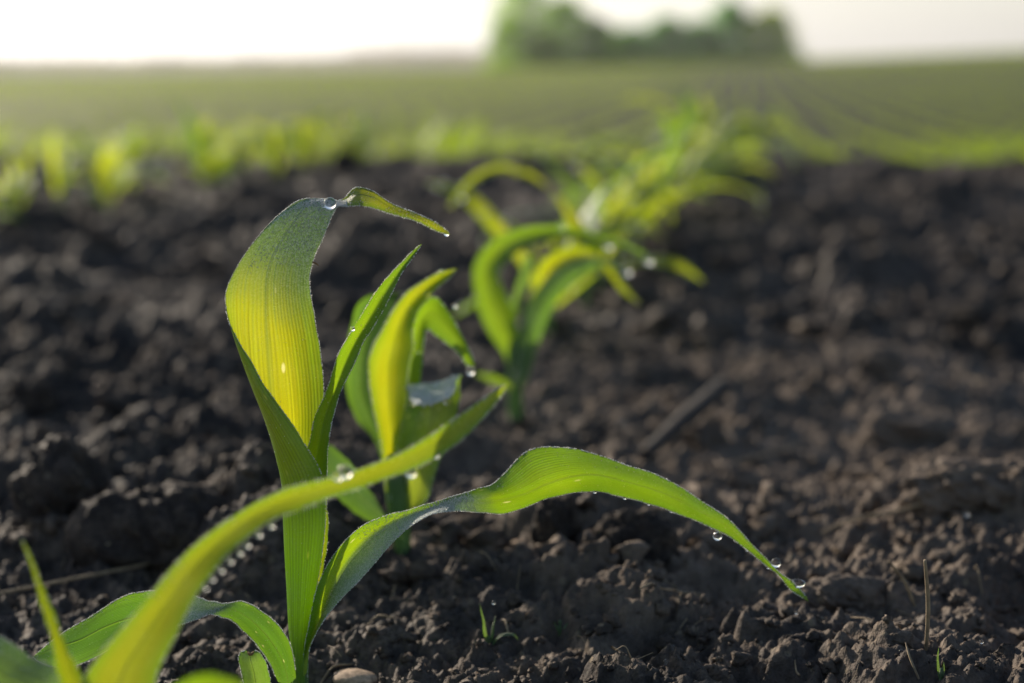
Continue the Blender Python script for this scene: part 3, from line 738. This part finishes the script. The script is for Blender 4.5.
for idx, (Dv, X) in enumerate(cands[:n_far]):
    k = idx % 6
    o = far_lib[k] if k not in used else far_lib[k].copy()
    if k in used: COL.objects.link(o)
    used.add(k)
    o.location = (X, Dv, gz1(X, Dv)-.002); o.rotation_euler = (0, 0, rnd.uniform(0, 6.28)); o.scale = (rnd.uniform(.8, 1.15)*(.95 if Dv < 9 else 1.35),)*3
    tag(o, 'tiny out of focus corn seedling in the green band just beyond the bare soil', 'corn seedling', 'corn seedlings in the green band beyond the bare soil')
# the rest of the field as one mass of small blades in rows
def field_mass():
    VS, FS, off = [], [], 0
    lib = []
    for k in range(8):
        v, f, _ = far_seedling_mesh(400+k, .125, 5, 2, 4); lib.append((v, f))
    rest = np.array(cands[n_far:])
    def place(P_, lib_, sc0, sc1):
        nonlocal off
        X, D = P_[:, 0], P_[:, 1]; Z = base_z(X, D)-.003
        kk = rng.integers(0, len(lib_), len(X)); th = rng.uniform(0, 6.28, len(X)); sc = rng.uniform(sc0, sc1, len(X))
        for k, (v, f) in enumerate(lib_):
            q = np.where(kk == k)[0]
            if not len(q): continue
            c, s = np.cos(th[q])[:, None], np.sin(th[q])[:, None]
            vx = (v[None, :, 0]*c-v[None, :, 1]*s)*sc[q][:, None]+X[q][:, None]
            vy = (v[None, :, 0]*s+v[None, :, 1]*c)*sc[q][:, None]+D[q][:, None]
            vz = v[None, :, 2]*sc[q][:, None]+Z[q][:, None]
            VS.append(np.stack([vx, vy, vz], -1).reshape(-1, 3))
            FS.append((f[None]+(np.arange(len(q))*len(v))[:, None, None]).reshape(-1, 4)+off); off += len(q)*len(v)
    nearer = rest[:, 0] < 21
    place(rest[nearer][:, ::-1], lib, 1.1, 1.5); place(rest[~nearer][:, ::-1], lib, .85, 1.1)
    lib2 = []
    for k in range(6):
        v, f, _ = far_seedling_mesh(500+k, .125, 4, 2, 3); lib2.append((v, f))
    pts = []
    for k in range(-140, 75):
        X = k*PITCHR; D = np.arange(30, 110, .2)+rng.uniform(-.05, .05)
        D = D[(X/D > -.5) & (X/D < .26)]
        pts.append(np.stack([X+rng.uniform(-.03, .03, len(D)), D], 1))
    place(np.concatenate(pts), lib2, .9, 1.2)
    pts = []
    for k in range(-210, 90):
        X = k*PITCHR; D = np.arange(110, 228, .5)+rng.uniform(-.2, .2)
        D = D[(X/D > -.5) & (X/D < .26)]
        pts.append(np.stack([X+rng.uniform(-.04, .04, len(D)), D], 1))
    place(np.concatenate(pts), lib2, 1.6, 2.1)
    V = np.concatenate(VS); Fc = np.concatenate(FS)
    o = mk('crop_rows', V, Fc, M_far, None, np.tile(np.array([[.3, .4]]), (len(V), 1)))
    tag(o, 'distant field of young corn in long rows running to the trees', 'crop', None, 'stuff')
field_mass()

# ================================================================== LARGE DROPS
drop_i = 0
def drop(u, v, Y, r, label, hang=0.0, sx=1.0):
    V0, F0 = ICO3; V = V0.copy()
    V[:, 2] *= 1+hang*.5; V[:, 0] *= sx
    top = V[:, 2] > 0; V[top, :2] *= (1-hang*.45*V[top, 2:3])
    o = mk('water_drop', V*r, F0, M_water); o.location = tuple(P(u, v, Y))
    tag(o, label, 'water drop', 'large dew drops on the corn blades')
drop(330, 203.5, y-.0075, .0019, 'round clear water drop at the fold on top of the tall upright blade')
drop(324, 205, y-.005, .0009, 'small water drop just left of the round one on the tall blade fold')
drop(446.5, 233.5, y-.012, .00085, 'water drop at the hooked tip of the tall blade', .3)
drop(352.5, 329, y-.003, .0008, 'small amber drop on the left margin of the narrow inner blade')
drop(717.5, 536, yc-.0165, .0011, 'drop hanging under the long right blade before its tip', .5, 1.25)
drop(776, 563, yc-.017, .0014, 'drop clinging to the top of the long right blade near its tip')
drop(759.5, 557.5, yc-.0165, .0006, 'tiny drop under the long right blade beside the tip drop')
drop(797, 583.5, yc-.017, .0013, 'stretched drop lying along the very tip of the long right blade', 0, 1.9)
drop(805.5, 597.5, yc-.0165, .0006, 'tiny drop at the end point of the long right blade')
drop(411, 472, .4185, .0015, 'bright drop hanging under the yellow foreground blade, left of two', .3)
drop(435.5, 454, .4225, .0012, 'bright drop under the yellow foreground blade, right of two', .3)
drop(345, 472, .403, .0019, 'wide clear drop lying on top of the yellow foreground blade')
drop(338, 477, .401, .0012, 'small bright drop beside the wide one on the yellow foreground blade')
for k, (u_, v_) in enumerate([(270, 523.5), (257.5, 532.5), (246, 543), (238.5, 550.5), (229, 559), (220, 568), (211, 577), (204, 586)]):
    drop(u_+1.6, v_+1.6, .3935-.0020*k, .00088-.00003*k, 'small drop in the string of drops beaded under the yellow foreground blade', .2)
drop(470.5, 371, y2+.004, .0016, 'blurred drop at the hanging tip of the second seedling', .4)
drop(441, 273, y2-.004, .0012, 'blurred drop on the curled tip of the second seedling')
drop(427, 294, y2-.005, .0012, 'blurred yellow drop below the curled tip of the second seedling')
drop(433, 399, y2-.014, .001, 'blurred drop on the frosted flap of the second seedling, upper one')
drop(424, 414, y2-.014, .001, 'blurred drop on the frosted flap of the second seedling, lower one')
drop(627, 270.5, y3-.006, .0029, 'bright blurred drop on the drooping blade of the third seedling, lower one', .3)
drop(648, 260, y3-.009, .0029, 'bright blurred drop at the blade tip of the third seedling, upper one', .3)
drop(527.5, 262, y3-.006, .0020, 'blurred drop on the upper left blade of the third seedling')
drop(512, 306, y3-.006, .0021, 'blurred drop inside the loop of the third seedling')
drop(517, 171, 1.205, .0030, 'large blurred drop on the blade arching left of the fourth seedling')
drop(461, 197, 1.205, .0030, 'large blurred drop near the left tip of the arching fourth seedling blade')
drop(493.5, 602.5, gp(493, 635)[1], .0007, 'tiny bright drop on the small weed in the soil')
rq = np.random.default_rng(5)
for q_ in range(7):          # a few beads of different size along the long blade's lower margin
    t_ = [.62, .665, .70, .735, .80, .86, .905][q_]; pp, _ = samp(LC, np.array([t_]), np.array([.99])); r_ = rq.uniform(.00028, .0006)
    V0, F0 = ICO2; o = mk('water_drop', V0*r_*[1.1, 1, .9], F0, M_water); o.location = tuple(pp[0]+[0, 0, -r_*.6]); tag(o, 'one of the small beads along the lower margin of the long right blade', 'water drop', 'small beads along the long right blade')
for u_, v_, Y_, r_, lb in [(419, 352, y2-.003, .0008, 'blurred bead on the right margin of the second seedling main blade'), (455, 306, y2+.002, .0009, 'blurred bead on the drooping rear blade of the second seedling'),
     (412, 404, y2-.028, .0011, 'blurred bead at the left corner of the frosted flap'), (447, 402, y2-.028, .0012, 'blurred bead at the right corner of the frosted flap'),
     (562, 226, y3-.004, .0022, 'blurred bead on top of the big looping blade of the third seedling'), (608, 246, y3-.010, .0024, 'blurred bead where two blades cross on the third seedling'), (577, 268, y3-.009, .0019, 'blurred bead on the dark teal blade of the third seedling')]:
    drop(u_, v_, Y_, r_, lb)
drop(967, 514, .66, .0010, 'bright dew drop lying on the soil at right')

# ================================================================== GROUND THINGS
def gnd(u, v):
    p = gp(u, v)
    for _ in range(6):
        z = float(ground_z(np.array([p[0]]), np.array([p[1]]))[0])
        d = RN @ np.array([(u-512)/F, -(v-341.5)/F, -1.0]); t = (z-CAM_H)/d[2]; p = .5*p+.5*(d*t+np.array([0, 0, CAM_H]))
    p[2] = float(ground_z(np.array([p[0]]), np.array([p[1]]))[0])
    return p
def clod(u, v, rpx, ax, label, seed, sink=.35, mat=None, name='soil_clod', cat='soil clod', rough=1.0):
    p = gnd(u, v); r = rpx*p[1]/F
    V0, F0 = ICO4 if name != 'soil_clod' else ico5; q = np.random.default_rng(seed); V = V0.copy(); h = np.zeros(len(V))
    for k in range(5): h += .12*np.sin(V0@(q.normal(size=3)*(1.5+1.2*k))+q.uniform(0, 6))/(1+.35*k)
    if rough > .5:
        lat = V0[:, 0]*2.3+V0[:, 2]*1.1; lon = V0[:, 1]*2.3-V0[:, 2]*1.3
        h += .26*lumps(lat*1.3+seed, lon*1.3, seed, .8)+.13*lumps(lat*3.4, lon*3.4+seed, seed+3, .8)+.055*lumps(lat*9, lon*9+seed, seed+6, .8)-.12
        h += .03*fbm(lat*24, lon*24, seed, 2)
    V *= (1+h*rough)[:, None]; V *= np.array(ax)*r
    o = mk(name, V, F0, mat or M_clod); o.location = (p[0], p[1]+r*.6, p[2]+r*ax[2]*(1-sink)*.8)
    o.rotation_euler = (0, 0, q.uniform(-.4, .4))
    tag(o, label, cat); return o
ico5 = ico(5)
g = 'large soil clods'
for (u_, v_, rp, ax, lab, sd) in [
    (52, 520, 50, (1, .9, .95), 'large rounded dark clod at the left edge beside the wider one', 1),
    (150, 552, 62, (1.15, .9, .8), 'widest dark clod at left, above the arching frosted blade', 2),
    (18, 410, 30, (1, .9, .7), 'small dark clod at the far left edge above the big rounded one', 3),
    (556, 560, 26, (.9, .9, 1.2), 'upright dark clod under the long right blade, left of two', 4),
    (634, 566, 36, (1.1, .9, .95), 'wider dark clod under the long right blade, right of two', 5),
    (968, 500, 44, (1.3, .9, .6), 'flat dark clod near the right edge', 6),
    (878, 372, 20, (1, .9, .7), 'blurred dark clod in the middle of the soil at right', 7),
    (775, 325, 17, (1, .9, .7), 'small blurred dark clod right of the third seedling', 8),
    (976, 335, 22, (1.2, .9, .6), 'blurred dark clod close to the right edge', 9),
    (345, 178, 14, (1.1, .9, 1.0), 'blurred dark clod on the soil crest above the tall upright blade', 10),
    (846, 604, 30, (1.3, .9, .55), 'dark crusted clod at the tip of the long right blade', 11),
    (215, 455, 20, (1.1, .9, .7), 'dark clod left of the sharp seedling stem', 12),
    (905, 440, 32, (1.3, .9, .55), 'low crusted clod above the straw on the right', 13)]:
    clod(u_, v_, rp, ax, lab, sd, mat=(M_soil if sd >= 6 else None))
clod(352, 692, 23, (1.1, .9, .42), 'smooth tan pebble at the foot of the sharp seedling', 41, -.35, M_stone, 'pebble', 'pebble', .12)
clod(462, 525, 7, (1.2, .9, .6), 'small reddish tan pebble behind the long blade', 42, .1, M_stone, 'pebble', 'pebble', .2)
clod(520, 548, 7, (1.4, .9, .5), 'tiny orange tan pebble under the long blade', 43, .2, M_stone, 'pebble', 'pebble', .2)

def stick(pts, rad, label, name, cat, mat, jag=0.0, n=10):
    pts = np.array(pts, float); c = pts[0].copy()
    V, Fc, uv = tube(pts-c, rad, n, 40)
    if jag: V += np.random.default_rng(3).normal(size=V.shape)*jag
    o = mk(name, V, Fc, mat, None, uv); o.location = tuple(c); tag(o, label, cat); return o
a = gnd(645, 462); b = gnd(722, 412)
a[2] += .005; b[2] += .016
stick([a, a*.6+b*.4+[0, 0, .001], a*.25+b*.75, b], [.0034, .0048, .0056, .0060], 'dark broken corn stalk lying on the soil right of the third seedling', 'stalk_stub', 'dead stalk', M_stalk, .00025, 14)
def lie(u1, v1, u2, v2, r, label, lift=.004, bow=.0):
    a = gnd(u1, v1); b = gnd(u2, v2); N_ = 7; pts = []
    for k in range(N_):
        t = k/(N_-1); q = a*(1-t)+b*t
        z = float(ground_z(q[:1], q[1:2])[0]); q[2] = max(q[2], z*.6+q[2]*.4)+lift+bow*math.sin(PI*t); pts.append(q)
    stick(pts, [r]*N_, label, 'straw', 'straw', M_straw)
lie(-12, 612, 148, 574, .0006, 'long thin straw lying on the soil at lower left', .004)
lie(822, 530, 925, 512, .0007, 'pale straw lying flat on the soil at right')
lie(930, 472, 1000, 490, .0006, 'short straw at the right edge near the flat clod')
lie(735, 470, 800, 452, .0005, 'thin blurred straw on the soil above the long blade')
lie(640, 600, 705, 590, .0004, 'fine straw lying below the long right blade')
def upstraw(u, v, u2, v2, r, label, Yoff=-.004):
    a = gnd(u, v); b = P(u2, v2, a[1]+Yoff); m_ = (a+b)/2+[.0008, 0, 0]
    stick([a-[0, 0, .003], m_, b], [r*.8, r, r*.7], label, 'straw', 'straw', M_straw)
upstraw(926, 648, 925, 560, .0007, 'upright tan straw standing in the soil at lower right, right of two')
upstraw(918, 606, 889, 561, .0006, 'leaning tan straw standing at lower right, left of two')
# weed seedlings
def weed(u, v, label, hs, seed):
    a = gnd(u, v); root = empty('weed_seedling', tuple(a), label, 'weed')
    r = np.random.default_rng(seed)
    for (az, L, W, a0, bend) in hs:
        V, uv = blade3d(r, az, 0, L, W, a0, bend, 14, 5, .5, .0003); n, m = V.shape[:2]
        mk('leaf', V.reshape(-1, 3), gridfaces(n, m), M_weed, root, uv)
    V, Fc, uv = tube([(0, 0, -.003), (0, 0, .002), (0, 0, .004)], [.0006, .0006, .0005], 6, 6); mk('stem', V, Fc, M_weed, root, uv)
weed(489, 645, 'tiny pale green weed with two upright blades right of the sharp seedling', [(2.6, .0150, .0022, .15, .25), (.6, .0115, .0018, .1, .2), (0.1, .013, .003, .35, 2.2), (3.4, .006, .002, .8, .9)], 1)
weed(560, 640, 'minute green sprout right of the tiny pale weed', [(2.6, .004, .0015, .5, .6), (.4, .004, .0015, .6, .6)], 2)
weed(941, 681, 'thin green grass sprout at the bottom right', [(2.2, .010, .0012, .25, .1), (1.0, .006, .001, .4, .3)], 3)
weed(690, 282, 'blurred low weed on the soil right of the third seedling', [(2.9, .028, .006, .9, .7), (.2, .030, .006, 1.0, .5), (1.5, .02, .006, .6, .6)], 4)
# fine plant litter and dew on the soil, past counting
def litter():
    VS, FS, off = [], [], 0
    for k in range(420):
        D = math.exp(rng.uniform(math.log(.46), math.log(2.2))); X = rng.uniform(-.55, .3)*D
        th = rng.uniform(0, PI); L = rng.uniform(.004, .02)*(1 if D < 1 else 1.7); r = rng.uniform(.00012, .0004)*(1 if D < 1 else 1.6)
        d = np.array([math.cos(th), math.sin(th), 0])*L/2
        p = [np.array([X, D, 0])-d, np.array([X, D, 0])+rng.normal(size=3)*L*.08, np.array([X, D, 0])+d]
        for q in p: q[2] = float(ground_z(q[:1], q[1:2])[0])+r*2+rng.uniform(0, .002)
        V, Fc, _ = tube(p, [r, r, r*.6], 5, 7, False); VS.append(V); FS.append(Fc+off); off += len(V)
    tag(mk('straw_litter', np.concatenate(VS), np.concatenate(FS), M_straw), 'fine bits of straw and root scattered in the soil', 'litter', None, 'stuff')
    n = 260; D = np.exp(rng.uniform(np.log(.5), np.log(3.6), n)); X = rng.uniform(-.5, .25, n)*D
    C = np.stack([X, D, ground_z(X, D)+.0006], 1)
    V, Fc = spheres(C, rng.uniform(.0003, .0011, n)*np.where(D > 1.2, 2.4, 1), ICO2)
    tag(mk('soil_dew', V, Fc, M_water), 'small dew beads glinting on the soil', 'dew', None, 'stuff')
litter()

# ================================================================== TREES
M_f1 = foliage_material('grey_green_foliage', (.10, .24, .02), (.15, .30, .03), (.48, .78, .04), .35)
M_f2 = foliage_material('deep_green_foliage', (.04, .18, .03), (.065, .24, .035), (.22, .62, .05), .35)
M_f3 = foliage_material('fresh_green_foliage', (.14, .27, .02), (.20, .33, .03), (.66, .80, .04), .35)
def tree(u, D, h, w, mat, label, seed, lean=.0, name='leafy_tree', nclump=90, low=.06, leaf_s=.5, dens=60, cat='tree', zoff=0, group='trees on the hilltop'):
    X = (u-745)/F*D*1.0; z = gz1(X, D); root = empty(name, (X, D, z-.2+zoff), label, cat, group)
    r = np.random.default_rng(seed)
    V, Fc, uv = tube([(0, 0, 0), (lean*.2, 0, h*.3), (lean*.5, .1, h*.6), (lean, 0, h*.9)], [h*.026, h*.02, h*.012, h*.004], 9, 12)
    VS, FS, off = [V], [Fc], len(V)
    cl = []
    for k in range(nclump):
        t = r.uniform(low, 1)**.8; ph = r.uniform(0, 2*PI)
        prof = math.sin(PI*min(1, .12+.86*t))**.55
        rr = w/2*prof*math.sqrt(r.uniform(.05, 1))
        c = np.array([lean*t+rr*math.cos(ph), rr*math.sin(ph), h*(low+(1-low)*t*.96)])
        cl.append((c, w*r.uniform(.10, .2)))
        if k % 4 == 0:
            b0 = np.array([lean*t*.5, 0, c[2]*.55]); v, f, _ = tube([b0, (b0+c)/2+[0, 0, .2], c], [h*.008, h*.006, h*.002], 5, 6, False); VS.append(v); FS.append(f+off); off += len(v)
    mk('trunk', np.concatenate(VS), np.concatenate(FS), M_bark, root)
    q = []
    for c, cr in cl:
        n = dens; d = r.normal(size=(n, 3)); d /= np.linalg.norm(d, axis=1)[:, None]; p = c+d*(cr*r.uniform(.3, 1.15, n)**.6)[:, None]*[1, 1, .8]
        a_ = r.normal(size=(n, 3)); a_ /= np.linalg.norm(a_, axis=1)[:, None]; b_ = np.cross(a_, r.normal(size=(n, 3))); b_ /= np.linalg.norm(b_, axis=1)[:, None]
        s_ = (leaf_s*r.uniform(.5, 1.1, n)/2)[:, None]
        q.append(np.stack([p-a_*s_, p-b_*s_*.55, p+a_*s_, p+b_*s_*.55], 1).reshape(-1, 3))
    V = np.concatenate(q); mk('crown', V, np.arange(len(V)).reshape(-1, 4), mat, root, None, False)
    return root
tree(528, 214, 13.0, 8.0, M_f1, 'tall grey green tree at the left end of the clump on the hilltop', 1, -.5)
tree(508, 217, 7.2, 4.0, M_f1, 'slim grey green tree edging the left of the hilltop clump', 2, 0, nclump=60)
tree(565, 215, 9.0, 7.0, M_f1, 'grey green tree right of the tallest one on the hilltop', 3, .6)
tree(598, 213, 6.2, 5.6, M_f1, 'low loose tree filling the left half of the hilltop clump', 4)
tree(632, 216, 5.2, 6.0, M_f2, 'dark round bushy tree in the middle of the hilltop clump', 5, nclump=90, low=.0)
tree(668, 215, 6.3, 6.6, M_f2, 'dark green bushy tree left of the rounded tall one', 6, nclump=100, low=.0)
tree(700, 216, 5.6, 6.0, M_f2, 'dark low tree between two taller dark ones', 7, nclump=90, low=.0)
tree(732, 215, 8.0, 6.2, M_f2, 'tall dark rounded tree in the right half of the hilltop clump', 8, nclump=100, low=.0)
tree(768, 212.5, 6.6, 7.0, M_f3, 'fresh green bush at the right end of the hilltop clump', 9, nclump=90, low=.0)
tree(546, 212, 4.6, 5.0, M_f3, 'low bright shrub in front of the tallest hilltop tree', 10, nclump=60, low=.0)
tree(610, 211, 3.0, 7.0, M_f1, 'low scrub along the foot of the hilltop clump', 11, nclump=60, low=.0)
# undergrowth closing the foot of the clump
def scrub():
    r = np.random.default_rng(9); q = []
    for k in range(170):
        D = r.uniform(209, 213); X = (r.uniform(498, 792)-745)/F*D; hh = r.uniform(.8, 2.3); n = 70
        d = r.normal(size=(n, 3)); d /= np.linalg.norm(d, axis=1)[:, None]
        p = np.array([X, D, gz1(X, D)+hh*.45])+d*np.array([1.5, 1, .55])*hh*r.uniform(.4, 1, (n, 1))*.9
        a_ = r.normal(size=(n, 3)); a_ /= np.linalg.norm(a_, axis=1)[:, None]; b_ = np.cross(a_, r.normal(size=(n, 3))); b_ /= np.linalg.norm(b_, axis=1)[:, None]
        q.append(np.stack([p-a_*.26, p-b_*.15, p+a_*.26, p+b_*.15], 1).reshape(-1, 3))
    V = np.concatenate(q)
    tag(mk('undergrowth', V, np.arange(len(V)).reshape(-1, 4), M_f1, None, None, False), 'low green undergrowth along the foot of the hilltop trees', 'undergrowth', None, 'stuff')
scrub()
# far hazy wood on the left skyline
M_wood = foliage_material('hazed_woodland_foliage', (.20, .165, .09), (.26, .22, .12), (.3, .26, .12), .02)  # pale tan of the haze put into the foliage colour
def far_wood():
    q = []; r = np.random.default_rng(77)
    for k in range(900):
        D = r.uniform(1220, 1420); s = r.uniform(-.50, -.135); X = s*D; zb = gz1(X, D); hh = r.uniform(17, 24)*(1.25 if s > -.23 else 1.0); cr = hh*r.uniform(.3, .5)
        n = 60; d = r.normal(size=(n, 3)); d /= np.linalg.norm(d, axis=1)[:, None]
        p = np.array([X, D, zb+hh-cr+1])+d*cr*[1.2, 1, 1]*r.uniform(.5, 1, (n, 1)); p[:, 2] -= r.uniform(0, 1, n)**3*hh*.6
        a_ = r.normal(size=(n, 3)); a_ /= np.linalg.norm(a_, axis=1)[:, None]; b_ = np.cross(a_, r.normal(size=(n, 3))); b_ /= np.linalg.norm(b_, axis=1)[:, None]
        q.append(np.stack([p-a_*1.7, p-b_*1.3, p+a_*1.7, p+b_*1.3], 1).reshape(-1, 3))
    V = np.concatenate(q)
    tag(mk('far_woods', V, np.arange(len(V)).reshape(-1, 4), M_wood, None, None, False), 'far hazy woodland along the left skyline', 'woods', None, 'stuff')
far_wood()

# ================================================================== AIR
def haze():
    x0, x1, y0, y1, z0, z1 = -900, 900, -70, 1550, -12, 24
    V = [(x, yv, z) for x in (x0, x1) for yv in (y0, y1) for z in (z0, z1)]
    Fc = [(0, 1, 3, 2), (4, 6, 7, 5), (0, 4, 5, 1), (2, 3, 7, 6), (0, 2, 6, 4), (1, 5, 7, 3)]
    m, nt, out = nmat('thin_morning_haze'); g = G(nt)
    p = g.n('ShaderNodeVolumePrincipled', {'Color': (.95, .95, .95, 1), 'Density': HAZE, 'Anisotropy': .3})
    nt.links.new(p.outputs[0], out.inputs[1])
    tag(mk('haze', V, Fc, m, None, None, False), 'thin pale morning haze over the whole field', 'haze', None, 'stuff')
HAZE = .00033
haze()

# ================================================================== LIGHT
SUN_EL, SUN_AZ = R_(18.5), R_(-42)          # azimuth measured from +Y towards +X
sd_ = Vector((math.sin(SUN_AZ)*math.cos(SUN_EL), math.cos(SUN_AZ)*math.cos(SUN_EL), math.sin(SUN_EL)))
sl = bpy.data.lights.new('sun', 'SUN'); sl.energy = 5.0; sl.angle = R_(.6); sl.color = (1, .88, .72)
so = bpy.data.objects.new('sun', sl); COL.objects.link(so); so.rotation_euler = sd_.to_track_quat('Z', 'Y').to_euler()
w = bpy.data.worlds.new('World'); S.world = w; w.use_nodes = True; nt = w.node_tree
g = G(nt); bg = nt.nodes['Background']; sky = nt.nodes.new('ShaderNodeTexSky'); sky.sky_type = 'NISHITA'; sky.sun_disc = False
sky.sun_elevation = SUN_EL; sky.sun_rotation = SUN_AZ; sky.air_density = 1.0; sky.dust_density = 1.0; sky.ozone_density = 1.0
# towards the horizon the sky whitens into the morning haze
dz = g.n('ShaderNodeSeparateXYZ', {0: g.n('ShaderNodeTexCoord').outputs['Generated']}).outputs[2]
lum = g.n('ShaderNodeRGBToBW', {0: sky.outputs[0]}).outputs[0]
wh = g.n('ShaderNodeCombineColor', {0: lum, 1: g.math('MULTIPLY', lum, .975), 2: g.math('MULTIPLY', lum, .93)}).outputs[0]
nt.links.new(g.mix(g.maprange(dz, .02, .18, .9, -.12), sky.outputs[0], wh), bg.inputs[0]); bg.inputs[1].default_value = .105

S.view_settings.view_transform = 'Standard'; S.view_settings.look = 'None'; S.view_settings.gamma = 1; S.view_settings.use_curve_mapping = False
S.view_settings.exposure = 0.3
S.cycles.use_denoising = True
S.cycles.sample_clamp_indirect = 25; S.cycles.sample_clamp_direct = 0
S.cycles.max_bounces = 10; S.cycles.transmission_bounces = 8; S.cycles.volume_bounces = 0; S.cycles.transparent_max_bounces = 8
